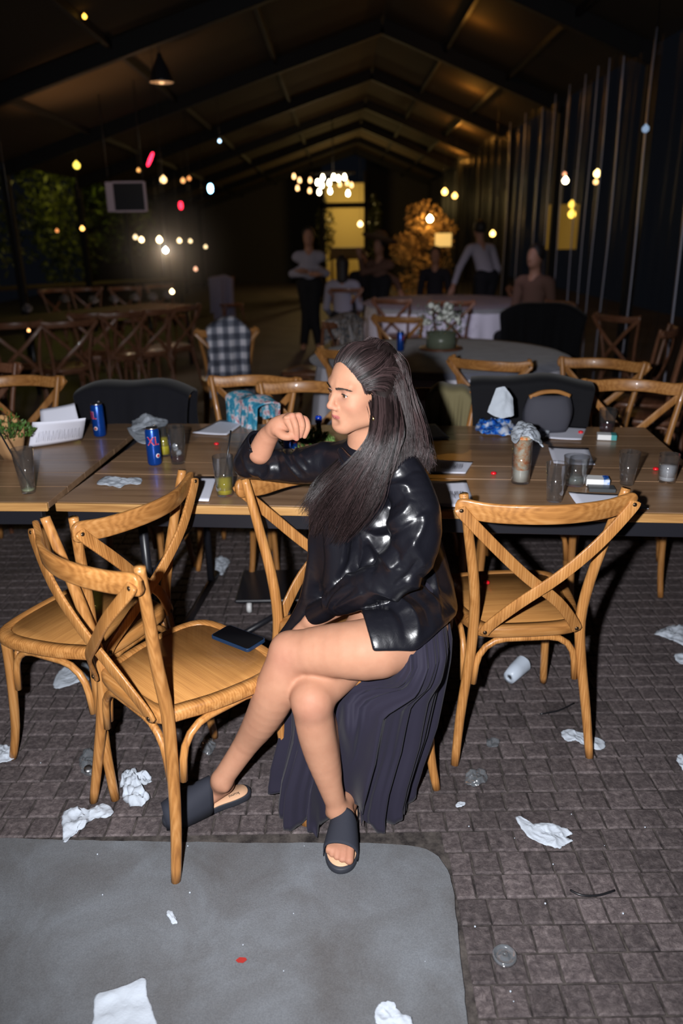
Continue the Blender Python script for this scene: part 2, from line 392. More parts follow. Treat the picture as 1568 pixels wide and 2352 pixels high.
# black cross braces and wheel board lying under the table
t = thing('folding_stand', Z(600, 1450, 0), 'black folding stand lying on the floor under the table', 'stand')
bm = bmesh.new(); o0 = Z(600, 1450, 0)
tube(bm, [Z(560, 1455, .03) - o0, Z(672, 1382, .03) - o0 + Vector((.1, .1, 0))], .012, 8); bm_obj('bar', bm, black_metal, t)
bm = bmesh.new(); c_ = Z(620, 1345, .07) - o0; box(bm, c_ - Vector((.14, .16, .008)), c_ + Vector((.26, .16, .008)), .006); b_ = bm_obj('board', bm, black_metal, t, smooth=False)
bm = bmesh.new(); lathe(bm, [(.024, -.01), (.028, 0), (.024, .01)], 14); w_ = bm_obj('wheel', bm, mat('white_plastic', (.6, .6, .6), .4), t); w_.location = c_ + Vector((-.08, -.14, -.034)); w_.rotation_euler = (0, pi / 2, 0)

# ------------------------------------------------------------------ round tables with cloths
cloth_w = mat('white_tablecloth', (.78, .76, .86), .85, .2)
cloth_g = mat('blue_grey_overcloth', (.22, .23, .30), .85, .2, sheen=.2)
vv = coords(cloth_g); lk(cloth_g, ramp(cloth_g, noise_t(cloth_g, vv, 9, 4, .6), [(.3, (.17, .175, .235)), (.7, (.28, .29, .38))]), bsdf(cloth_g).inputs['Base Color'])
def round_table(c, r, label, seed, over=cloth_g):
    t = thing('round_table', (c[0], c[1], 0), label, 'table', 'round banquet tables')
    bm = bmesh.new(); lathe(bm, [(r - .01, .715), (r, .72), (r, .735), (r - .01, .74)], 40); bm_obj('tabletop', bm, dark_x, t)
    bm = bmesh.new()
    for k in range(4): an = pi / 4 + k * pi / 2; tube(bm, [(r * .55 * cos(an), r * .55 * sin(an), .715), (r * .6 * cos(an), r * .6 * sin(an), 0)], .018, 8, (1, 0, 0))
    bm_obj('leg', bm, black_metal, t)
    def cloth(name, R0, z0, drop, m, amp, nf, lab, z_off):
        bm = bmesh.new(); n = 144; rings = []; rn = random.Random(seed)
        ph = [rn.uniform(0, 6.28) for _ in range(4)]
        for rr_ in (0.02, .3, .6, .9, 1.0): rings.append([bm.verts.new((R0 * rr_ * cos(2 * pi * k / n), R0 * rr_ * sin(2 * pi * k / n), z0)) for k in range(n)])
        for j in range(1, 8):
            q = j / 7; rg = []
            for k in range(n):
                an = 2 * pi * k / n; f = amp * q ** .8 * (math.sin(nf * an + ph[0]) * .6 + math.sin(nf * 1.7 // 1 * an + ph[1]) * .4)
                rad = R0 + .012 * min(1, q * 5) + .05 * q + f; rg.append(bm.verts.new((rad * cos(an), rad * sin(an), z0 - .008 - drop * q * (1 + .03 * math.sin(5 * an + ph[2])))))
            rings.append(rg)
        for a, b in zip(rings, rings[1:]):
            for k in range(n): bm.faces.new((a[k], a[(k + 1) % n], b[(k + 1) % n], b[k]))
        bm.faces.new(rings[0]); o = bm_obj(name, bm, m); o.location = (c[0], c[1], 0)
        sm = o.modifiers.new('th', 'SOLIDIFY'); sm.thickness = .0015
        return o
    a = cloth('tablecloth', r, .743, .69, cloth_w, .035, 22, '', 0); b = cloth('overcloth', r + .003, .749, .018, over, .002, 9, '', 0)
    return a, b
a, b = round_table((.72, 5.52), .87, 'nearer round table with a vase and blue can behind the woman', 1)
tag(a, 'white floor-length tablecloth on the nearer round table', 'tablecloth', 'white round tablecloths'); tag(b, 'blue grey overcloth on the nearer round table', 'tablecloth', 'round overcloths')
a, b = round_table((1.36, 10.1), 1.0, 'farther round table in front of the bending waiter', 2, mat('mauve_overcloth', (.19, .16, .18), .9, .2))
tag(a, 'white tablecloth hanging in folds on the farther round table', 'tablecloth', 'white round tablecloths'); tag(b, 'dull mauve overcloth on the farther round table', 'tablecloth', 'round overcloths')
GR = 'chairs around the round tables'
chair_at(chair_proto, (858, 728), (972, 731), 'bright-railed crossback chair behind the nearer round table beside the vase', GR, True)
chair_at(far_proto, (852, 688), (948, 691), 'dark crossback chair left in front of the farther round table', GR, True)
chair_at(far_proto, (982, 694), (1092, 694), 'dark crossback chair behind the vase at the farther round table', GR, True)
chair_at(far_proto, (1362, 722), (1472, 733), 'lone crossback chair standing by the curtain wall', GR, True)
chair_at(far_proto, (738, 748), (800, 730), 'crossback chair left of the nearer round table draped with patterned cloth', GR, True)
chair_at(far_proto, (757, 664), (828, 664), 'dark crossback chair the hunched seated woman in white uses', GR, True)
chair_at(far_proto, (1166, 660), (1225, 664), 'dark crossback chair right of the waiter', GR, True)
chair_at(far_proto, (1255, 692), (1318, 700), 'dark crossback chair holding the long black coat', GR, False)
put_chair(far_proto, 2.02, 4.75, radians(62), 'crossback chair at right edge, nearest of the stack by the curtain', 'chairs by the curtain wall')
put_chair(far_proto, 2.12, 5.25, radians(66), 'crossback chair at right edge, second of the row by the curtain', 'chairs by the curtain wall')
put_chair(far_proto, 2.2, 5.8, radians(60), 'crossback chair at right edge, third of the row by the curtain', 'chairs by the curtain wall')

# left side long tables in the dark with their chairs
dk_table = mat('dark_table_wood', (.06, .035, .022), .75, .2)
def dark_table(p0, p1, w, label):
    a = Vector(p0); b = Vector(p1); d = b - a; L = d.length; rz = math.atan2(d.y, d.x)
    t = thing('dining_table', (a.x, a.y, 0), label, 'table', 'long tables in the dark left half', rz)
    for k in range(4):
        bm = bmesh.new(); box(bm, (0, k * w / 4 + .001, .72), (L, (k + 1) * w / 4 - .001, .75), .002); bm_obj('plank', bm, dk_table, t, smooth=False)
    for x in (.1, L - .1):
        for y_ in (.1, w - .1):
            bm = bmesh.new(); tube(bm, [(x, y_, .72), (x, y_, 0)], .022, 8, (0, 1, 0)); bm_obj('leg', bm, black_metal, t)
    return t
A, B = Z(60, 745, .75), Z(455, 700, .75)
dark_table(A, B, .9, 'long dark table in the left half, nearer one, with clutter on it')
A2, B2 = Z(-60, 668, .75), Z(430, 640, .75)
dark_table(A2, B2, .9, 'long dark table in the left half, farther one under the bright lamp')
GL = 'chairs in the dark left half'
ls = [((130, 742), (185, 738), True, 'dark chair in front of the nearer left table, leftmost'), ((188, 722), (240, 720), True, 'dark chair in front of the nearer left table, second from left'), ((255, 722), (310, 718), True, 'dark chair in front of the nearer left table, third from left'),
      ((322, 716), (378, 712), True, 'dark chair in front of the nearer left table, fourth from left'), ((395, 708), (448, 702), True, 'dark chair in front of the nearer left table, rightmost'),
      ((95, 668), (150, 664), False, 'dark chair behind the nearer left table, leftmost'), ((170, 664), (222, 662), False, 'dark chair behind the nearer left table, middle'), ((262, 662), (312, 660), False, 'dark chair behind the nearer left table, right of middle'), ((340, 658), (390, 655), False, 'dark chair behind the nearer left table, rightmost'),
      ((0, 745), (62, 742), True, 'dark chair at the left frame edge before the nearer left table'), ((486, 640), (530, 638), False, 'chair under the pale drape behind the plaid shirt')]
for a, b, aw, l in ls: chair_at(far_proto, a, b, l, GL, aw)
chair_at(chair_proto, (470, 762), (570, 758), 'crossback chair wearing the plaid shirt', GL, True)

# ------------------------------------------------------------------ tent
canvas = mat('tent_canvas', (.035, .026, .018), .9, .1)
steel = mat('tent_beam', (.006, .005, .005), .7, .2)
RX, RZ_ = .6, 4.1
def roofz(x): return RZ_ - (RX - x) * .315 if x < RX else RZ_ - (x - RX) * .40
for s, xe in (('left', -4.4), ('right', 2.95)):
    bm = bmesh.new(); vs = [bm.verts.new(p) for p in ((RX, 1, RZ_), (RX, 28, RZ_), (xe, 28, roofz(xe)), (xe, 1, roofz(xe)))]; bm.faces.new(vs)
    o = bm_obj('ceiling', bm, canvas, smooth=False); sm = o.modifiers.new('t', 'SOLIDIFY'); sm.thickness = .01; sm.offset = 1 if s == 'left' else -1; tag(o, kind='structure')
tn = 1
def trim(bm, m=steel, smooth=False):
    global tn; tn += 1; return tag(bm_obj('trim_%d' % tn, bm, m, smooth=smooth), kind='structure')
for y_ in (4.9, 8.0, 11, 14, 17, 20, 23, 26):
    bm = bmesh.new()
    for xe in (-4.4, 2.95):
        P0 = Vector((RX, y_, RZ_ - .09)); P1 = Vector((xe, y_, roofz(xe) - .09)); sweep(bm, [P0, P1], rrect(.05, .085, .006, 1), (0, 0, 1))
        sweep(bm, [P1, Vector((xe, y_, 0))], rrect(.05, .05, .006, 1), (0, 1, 0))
    trim(bm)
for x_ in (-3.2, -2.05, -.75, 1.4, 2.2):
    bm = bmesh.new(); sweep(bm, [(x_, 1, roofz(x_) - .045), (x_, 28, roofz(x_) - .045)], rrect(.025, .035, .004, 1)); trim(bm)
# transparent film curtain with vertical welds on the right
film = mat('clear_film', (.03, .034, .045), .35, .4, alpha=.10)
weld = mat('film_weld', (.30, .30, .38), .35, .7)
bm = bmesh.new(); ys = [3.5 + .06 * k for k in range(300)]; bot = []; top = []
for k, y_ in enumerate(ys):
    x_ = 2.78 + .035 * math.sin(y_ * 9.3) + .02 * math.sin(y_ * 23.1 + 1); bot.append(bm.verts.new((x_, y_, .01))); top.append(bm.verts.new((x_ + .01 * math.sin(y_ * 4), y_, roofz(2.78) - .06)))
for k in range(len(ys) - 1): bm.faces.new((bot[k], bot[k + 1], top[k + 1], top[k]))
o = bm_obj('wall_right', bm, film); tag(o, kind='structure')
rn = random.Random(7)
for i, (px, w_) in enumerate(((1268, .012), (1300, .016), (1325, .012), (1348, .012), (1379, .024), (1440, .030), (1545, .034), (1240, .012), (1215, .02), (1180, .025), (1150, .02))):
    d = ray(px, 700); s = 2.72 / d[0] if d[0] > 0 else 1; y_ = d[1] * s
    bm = bmesh.new(); P = [(2.72 + .008 * math.sin(z * 2.2 + i), y_ + .01 * math.sin(z * 1.7 + i * 2) + (z - 1.5) * .01, z) for z in np.linspace(.02, roofz(2.74) - .08, 12)]
    sweep(bm, P, [(w_ * .5, -.004), (w_ * .5, .004), (w_ * .15, .007), (-w_ * .5, .004), (-w_ * .5, -.004)], (1, 0, 0))
    o = bm_obj('film_weld', bm, weld, bpy.data.objects['wall_right'])
# dark garden beyond: left hedge, end wall, right hedge
leaf = mat('night_foliage', (.05, .075, .012), .6)
vw = nd(leaf, 'ShaderNodeNewGeometry').outputs['Position']
lk(leaf, ramp(leaf, noise_t(leaf, vw, 3, 4, .6), [(.35, (.01, .018, .004)), (.7, (.12, .14, .02))]), bsdf(leaf).inputs['Base Color'])
def leaf_mass(name, centers, n, size, seed, label, cat, m=leaf, group=None):
    rn = random.Random(seed); verts = []; faces = []
    for _ in range(n):
        c = rn.choice(centers); r = c[3] * rn.random() ** .4; th = rn.uniform(0, 2 * pi); ph = math.acos(rn.uniform(-1, 1))
        p = Vector((c[0] + r * math.sin(ph) * cos(th), c[1] + r * math.sin(ph) * sin(th), c[2] + r * cos(ph) * (c[4] if len(c) > 4 else 1)))
        u = Vector((rn.gauss(0, 1), rn.gauss(0, 1), rn.gauss(0, 1))).normalized(); v_ = u.cross(Vector((rn.gauss(0, 1), rn.gauss(0, 1), rn.gauss(0, 1)))).normalized(); s = size * rn.uniform(.6, 1.3)
        i = len(verts); verts += [p - u * s, p + v_ * s * .4 + u * .1 * s, p + u * s, p - v_ * s * .4]; faces.append((i, i + 1, i + 2, i + 3))
    me = bpy.data.meshes.new(name); me.from_pydata(verts, [], faces); o = link(name, me, m, smooth=False); return tag(o, label, cat, group, None)
G_ = 'garden shrubs outside the tent'
leaf_mass('shrub', [(-6.3 + .1 * k, 12.5 + k * .5, 2.2 + .4 * math.sin(k * 2), .9, 1.3) for k in range(4)], 1600, .09, 1, 'leafy green shrub with yellow-lit leaves at far left edge', 'shrub', group=G_)
leaf_mass('shrub', [(-5.75, 16.4, 2.5, .55, 2.4), (-5.6, 16.6, 1.6, .7, 1.6)], 1800, .08, 2, 'tall narrow yellow-lit shrub left of the hanging screen', 'shrub', group=G_)
leaf_mass('shrub', [(-5.45, 19.0, 3.1, .8, 1.2), (-5.2, 19.2, 2.0, .9, 1.2)], 1600, .10, 3, 'yellow-green lit shrub above the hanging screen', 'shrub', group=G_)
leaf_mass('shrub', [(-.33, 21.5, 1.6, .28, 3.2), (.98, 21.5, 1.7, .25, 3.4)], 700, .07, 4, 'shrub framing the yellow-lit passage at the end', 'shrub', group=G_)
lamp('garden_lamp', 'POINT', (-5.45, 15.4, 2.4), 14, (.95, .8, .15), .1); lamp('garden_lamp', 'POINT', (-5.2, 17.9, 3.3), 18, (.8, .85, .12), .1); lamp('garden_lamp', 'POINT', (-5.9, 11.2, 2.2), 4, (.9, .8, .15), .1)
# ground and wall of the lit passage at the end
gold = mat('passage_paving', (.55, .40, .12), .8)
bm = bmesh.new(); box(bm, (-.35, 24.5, -.0), (.85, 24.7, 3.0)); tag(bm_obj('wall_back', bm, mat('passage_wall', (.42, .33, .13), .8), smooth=False), kind='structure')
bm = bmesh.new(); box(bm, (-.35, 19.0, -.005), (.85, 24.5, .01)); tag(bm_obj('floor', bm, gold, smooth=False), kind='structure')
lamp('passage_lamp', 'POINT', (.35, 22.8, 2.4), 110, (1, .70, .25), .1)
bm = bmesh.new(); box(bm, (-9, 28, 0), (-.5, 28.1, 5)); box(bm, (1.0, 28, 0), (6, 28.1, 5)); tag(bm_obj('wall_far', bm, mat('dark_wall', (.03, .026, .022), .9), smooth=False), kind='structure')
leaf_mass('shrub', [(1.55, 14.75, 1.75, .38, 1.1), (1.85, 14.8, 1.55, .35), (1.25, 14.8, 1.3, .3), (1.7, 14.9, 1.0, .45), (1.4, 14.9, .5, .45), (1.8, 14.9, .35, .4)], 2600, .05, 5, 'added leaf mass tinted with the orange glow of the bright lamp', 'shrub', mat('glow_tinted_leaves', (.42, .24, .06), .7))  # leaf mass added to catch the lamp's glow, amber light put into its colour
for lo, hi in (((-.40, 19.9, 2.18), (.80, 20, 2.30)), ((-.42, 19.9, 0), (-.32, 20, 3.0)), ((.66, 19.9, 0), (.74, 20, 3.0))):
    bm = bmesh.new(); box(bm, lo, hi); trim(bm)
t = thing('garden_bench', (.25, 21.2, 0), 'low dark bench crossing the yellow-lit passage', 'bench'); bm = bmesh.new(); box(bm, (-.45, -.2, .95), (.45, .2, 1.25), .02); bm_obj('backrest', bm, mat('bench_wood', (.12, .08, .03), .7), t, smooth=False)
for x_ in (-.4, .4): bm = bmesh.new(); box(bm, (x_ - .03, -.03, 0), (x_ + .03, .03, .95)); bm_obj('leg', bm, MATS['bench_wood'], t, smooth=False)
# ------------------------------------------------------------------ lamps
def bulb(px, py, y, r, col, strength, label, group, name='light_bulb', cat='light'):
    p = Y(px, py, y); bm = bmesh.new(); lathe(bm, [(r * .2, r * 1.25), (r * .35, r * .95), (r * .85, r * .5), (r, 0), (r * .85, -r * .5), (r * .4, -r * .92)], 14)
    m = mat('glow_%s_%s' % (name, str(col) + str(strength)), (0, 0, 0), emit=col, estr=strength)
    o = bm_obj(name, bm, m); o.location = p
    if 'wall' not in cat:
        bm = bmesh.new(); tube(bm, [(0, 0, r * 1.2), (0, 0, max(.3, roofz(p.x) - p.z))], .0025, 5, (1, 0, 0)); bm_obj('cord', bm, black_metal, o)
    return tag(o, label, cat, group)
W1 = (1, .72, .38); W2 = (1, .82, .55)
ch = thing('chandelier', Y(765, 425, 16), 'cluster of round bulbs hanging above the yellow passage', 'chandelier'); c0 = Vector(ch.location)
bm = bmesh.new(); lathe(bm, [(.42, .20), (.44, .21), (.42, .22)], 24, cap0=False, cap1=False); tube(bm, [(0, 0, .2), (0, 0, 1.2)], .012, 6, (1, 0, 0)); tube(bm, [(-.43, 0, .21), (.43, 0, .21)], .01, 6); bm_obj('frame', bm, metal_dark, ch)
m_on = mat('bulb_on', (0, 0, 0), emit=(1, .80, .48), estr=28); m_dim = mat('bulb_dim', (0, 0, 0), emit=(1, .55, .22), estr=5)
for px, py, on in ((741, 410, 1), (766, 409, 1), (777, 412, 1), (791, 409, 1), (729, 421, 1), (739, 427, 1), (756, 422, 1), (780, 425, 0), (797, 422, 0), (807, 427, 0), (733, 443, 1), (758, 441, 1), (799, 446, 1), (688, 416, 0), (712, 416, 0), (683, 434, 0), (711, 440, 0), (675, 407, 0)):
    bm = bmesh.new(); lathe(bm, [(.01, .07), (.02, .05), (.03, .02), (.033, 0), (.025, -.02), (.01, -.032)], 10); o = bm_obj('bulb', bm, m_on if on else m_dim, ch); o.location = Y(px, py, 16 if on else 17.5) - c0
lamp('chandelier_light', 'POINT', Y(765, 430, 15.6), 5, (1, .7, .35), .3)
GLT = 'small lights in the far dark'
data = [(380, 575, 10, .028, (1, .9, .75), 160, 'brightest white lamp glowing in the left distance', 'spotlight'),
 (987, 503, 14.3, .05, (1, .62, .25), 90, 'bright orange lamp amid the glow-tinted leaf mass', 'wall lamp'),
 (366, 551, 13, .045, W1, 14, 'pale bulb just left above the brightest lamp', 'light'), (325, 551, 13, .04, W1, 7, 'warm bulb left of the brightest lamp, inner one', 'light'), (311, 545, 13, .035, W1, 3, 'warm bulb left of the brightest lamp, outer one', 'light'),
 (412, 553, 13, .035, W1, 5, 'warm bulb just right of the brightest lamp', 'light'), (437, 554, 13, .03, W1, 3, 'warm dot farther right of the brightest lamp', 'light'), (472, 567, 13, .028, W1, 2.5, 'dim warm dot right of the lamp row', 'light'),
 (189, 525, 11, .028, (1, .5, .12), 5, 'orange dot alone in the dark left of the lamp row', 'light'), (131, 530, 11, .022, (1, .35, .1), 1.5, 'faint orange dot at far left', 'light'),
 (375, 413, 13, .05, (1, .6, .25), 4, 'peach coloured light right of the hanging frame', 'light'), (420, 415, 13, .035, (1, .45, .15), 2, 'dim orange light right of the peach one', 'light'), (434, 410, 13, .03, (1, .35, .1), 2, 'small dim orange light beside the blue spotlight', 'light'),
 (176, 380, 11, .045, (1, .72, .1), 2.5, 'yellow light at far left near the roof edge', 'light'), (318, 391, 12, .025, (1, .45, .12), 2, 'small orange light below the long red light', 'light'),
 (395, 670, 8, .022, (1, .75, .4), 10, 'small candle-like light low above the left tables', 'light'), (66, 759, 6, .012, (1, .45, .15), 4, 'tiny orange light low at far left', 'light'), (449, 618, 12, .03, (1, .5, .3), 2, 'faint pink dot right below the brightest lamp', 'light'),
 (827, 515, 17, .05, (1, .6, .25), 8, 'round amber light right beside the lit passage', 'light'), (1021, 441, 16, .055, (1, .55, .12), 9, 'amber bulb above right of the orange lamp, left of a pair', 'light'), (1044, 450, 16, .05, (1, .5, .12), 7, 'amber bulb above right of the orange lamp, right of a pair', 'light'), (1131, 537, 12, .04, (1, .6, .15), 8, 'round amber light at the bending waiters shoulder', 'light'),
 (1298, 415, 14, .05, (1, .8, .45), 22, 'white-yellow bulb behind the curtain, left one', 'light'), (1371, 399, 14, .055, (1, .7, .25), 10, 'yellow bulb behind the curtain, right one', 'light'), (1368, 418, 14, .04, (1, .55, .2), 4, 'amber bulb just below the right curtain bulb', 'light'), (1296, 400, 14, .03, (1, .4, .2), 3, 'dim pinkish bulb above the left curtain bulb', 'light'),
 (1313, 470, 15, .06, (1, .6, .08), 3, 'upper yellow window glow behind the curtain', 'light'), (1313, 492, 15, .07, (1, .6, .08), 4, 'second yellow glow behind the curtain', 'light'),
 (194, 38, 7, .018, (1, .5, .06), 5, 'small orange light on the roof at upper left', 'light'), (504, 324, 12, .02, (.5, .75, 1), 6, 'tiny white-blue light in the upper middle dark', 'light'), (1482, 296, 7, .03, (.3, .42, .6), .8, 'pale grey-blue lamp on the curtain post at right', 'light')]
for px, py, y_, r, c_, s_, l, cat in data:
    bulb(px, py, y_, r, c_, s_, l, GLT, 'wall_lamp' if 'wall' in cat else 'spot_lamp' if 'spot' in cat else 'light_bulb', cat)
lamp('left_glow', 'POINT', Y(380, 578, 9.9), 6, (1, .62, .30), .04)
hz_m = bpy.data.materials.new('flare_fog'); hz_m.use_nodes = True; hz_m.node_tree.nodes.clear(); vs_ = nd(hz_m, 'ShaderNodeVolumeScatter'); gt = nd(hz_m, 'ShaderNodeTexGradient', gradient_type='SPHERICAL'); lk(hz_m, nd(hz_m, 'ShaderNodeTexCoord').outputs['Object'], gt.inputs[0]); pw = nd(hz_m, 'ShaderNodeMath', operation='POWER'); lk(hz_m, gt.outputs['Fac'], pw.inputs[0]); pw.inputs[1].default_value = 2.0; ml = nd(hz_m, 'ShaderNodeMath', operation='MULTIPLY'); lk(hz_m, pw.outputs[0], ml.inputs[0]); ml.inputs[1].default_value = .35; lk(hz_m, ml.outputs[0], vs_.inputs['Density']); mo_ = nd(hz_m, 'ShaderNodeOutputMaterial'); lk(hz_m, vs_.outputs[0], mo_.inputs['Volume'])
bm = bmesh.new(); bmesh.ops.create_icosphere(bm, subdivisions=3, radius=1.0); o = bm_obj('flare_haze', bm, hz_m); o.location = Y(385, 585, 10.1); tag(o, 'added fog ball giving the lens flare around the brightest lamp', 'flare_haze', kind='stuff')  # fog ball added to give the lamp its lens flare halo
lamp('amber_glow', 'POINT', Y(987, 503, 14.15), 6, (1, .55, .18), .05)
for px in (1068,):
    for k, (qx, qy) in enumerate(((1075, 215), (1072, 268), (1055, 318), (1045, 346))):
        y_ = (9.5, 12.5, 15.5, 18.5)[k]; p = Y(qx, qy, y_); lamp('rafter_uplight', 'POINT', (p.x, y_, roofz(p.x) - .22), 5.0 + k * 5.0, (1, .42, .06), .03)
# lit yellow window behind curtain
bm = bmesh.new(); a = Y(1262, 470, 16); b = Y(1322, 572, 16); box(bm, (a.x, 16, b.z), (b.x, 16.05, a.z)); tag(bm_obj('window_1', bm, mat('lit_window', (.2, .12, .02), emit=(1, .55, .08), estr=.13), smooth=False), kind='structure')
bm = bmesh.new(); a = Y(1000, 536, 14.4); b = Y(1036, 566, 14.4); box(bm, (a.x, 14.4, b.z), (b.x, 14.45, a.z)); tag(bm_obj('window_2', bm, mat('lit_window2', (.2, .12, .02), emit=(1, .62, .18), estr=.8), smooth=False), kind='structure')
# red, blue stage lights
for px, py, y_, rx, rz, c_, s_, l, rot in ((345, 366, 11, .022, .095, (1, .02, .06), 6, 'long tilted red stage light', .5), (415, 472, 11, .03, .05, (1, .02, .05), 5, 'small round red stage light', 0), (483, 433, 11, .035, .055, (.25, .62, 1), 22, 'blue-white stage light beam lamp', 0)):
    bm = bmesh.new(); lathe(bm, [(.3, 1), (.8, .7), (1, 0), (.8, -.7), (.3, -1)], 14)
    for v_ in bm.verts: v_.co = Vector((v_.co.x * rx, v_.co.y * rx, v_.co.z * rz))
    o = bm_obj('stage_light', bm, mat('stage_' + l.split()[1] + str(rot), (0, 0, 0), emit=c_, estr=s_)); o.location = Y(px, py, y_); o.rotation_euler = (0, rot, 0); tag(o, l, 'light', 'stage lights')
# pendant lamp and hanging screen
p = Y(371, 190, 8.6); t = thing('pendant_lamp', p, 'dark conical pendant lamp hanging under the left roof slope', 'lamp')
bm = bmesh.new(); lathe(bm, [(.125, 0), (.12, .02), (.075, .14), (.03, .22), (.02, .26)], 24, cap0=False); o = bm_obj('lamp_shade', bm, black_metal, t); o.modifiers.new('s', 'SOLIDIFY').thickness = .003
bm = bmesh.new(); tube(bm, [(0, 0, .26), (0, 0, roofz(p.x) - p.z)], .006, 6, (1, 0, 0)); bm_obj('cord', bm, black_metal, t)
bm = bmesh.new(); lathe(bm, [(.03, .07), (.045, .04), (.045, .02), (.02, -.01)], 12); bm_obj('bulb', bm, mat('pendant_glow', (0, 0, 0), emit=(1, .55, .25), estr=1.6), t)
bm = bmesh.new(); lathe(bm, [(.115, .004), (.02, .006)], 24); bm_obj('diffuser', bm, mat('pendant_diff', (.4, .25, .15), .6, emit=(1, .5, .22), estr=.35), t)
lamp('pendant_light', 'POINT', (p.x, p.y, p.z - .25), 3, (1, .55, .25), .06)
lamp('roof_wash', 'SPOT', (-2.7, 8.6, 1.7), 110, (1, .55, .25), .2, (-2.5, 8.9, 4), 84, .9)
p = Y(291, 452, 9.5); t = thing('projection_screen', p, 'small hanging screen with a pale lilac frame in the left distance', 'screen')
fm = mat('lilac_frame', (.40, .34, .42), .7)
for lo, hi in (((-.235, 0, -.16), (-.15, .02, .16)), ((.2, 0, -.16), (.225, .02, .16)), ((-.15, 0, .145), (.2, .02, .165)), ((-.15, 0, -.165), (.2, .02, -.145))):
    bm = bmesh.new(); box(bm, lo, hi); bm_obj('frame', bm, fm, t, smooth=False)
bm = bmesh.new(); box(bm, (-.15, .01, -.145), (.2, .015, .145)); bm_obj('screen_panel', bm, black_metal, t, smooth=False)
for x_ in (-.2, .2):
    bm = bmesh.new(); tube(bm, [(x_, .01, .16), (x_, .01, roofz(p.x + x_) - p.z)], .005, 6, (1, 0, 0)); bm_obj('cable', bm, black_metal, t)
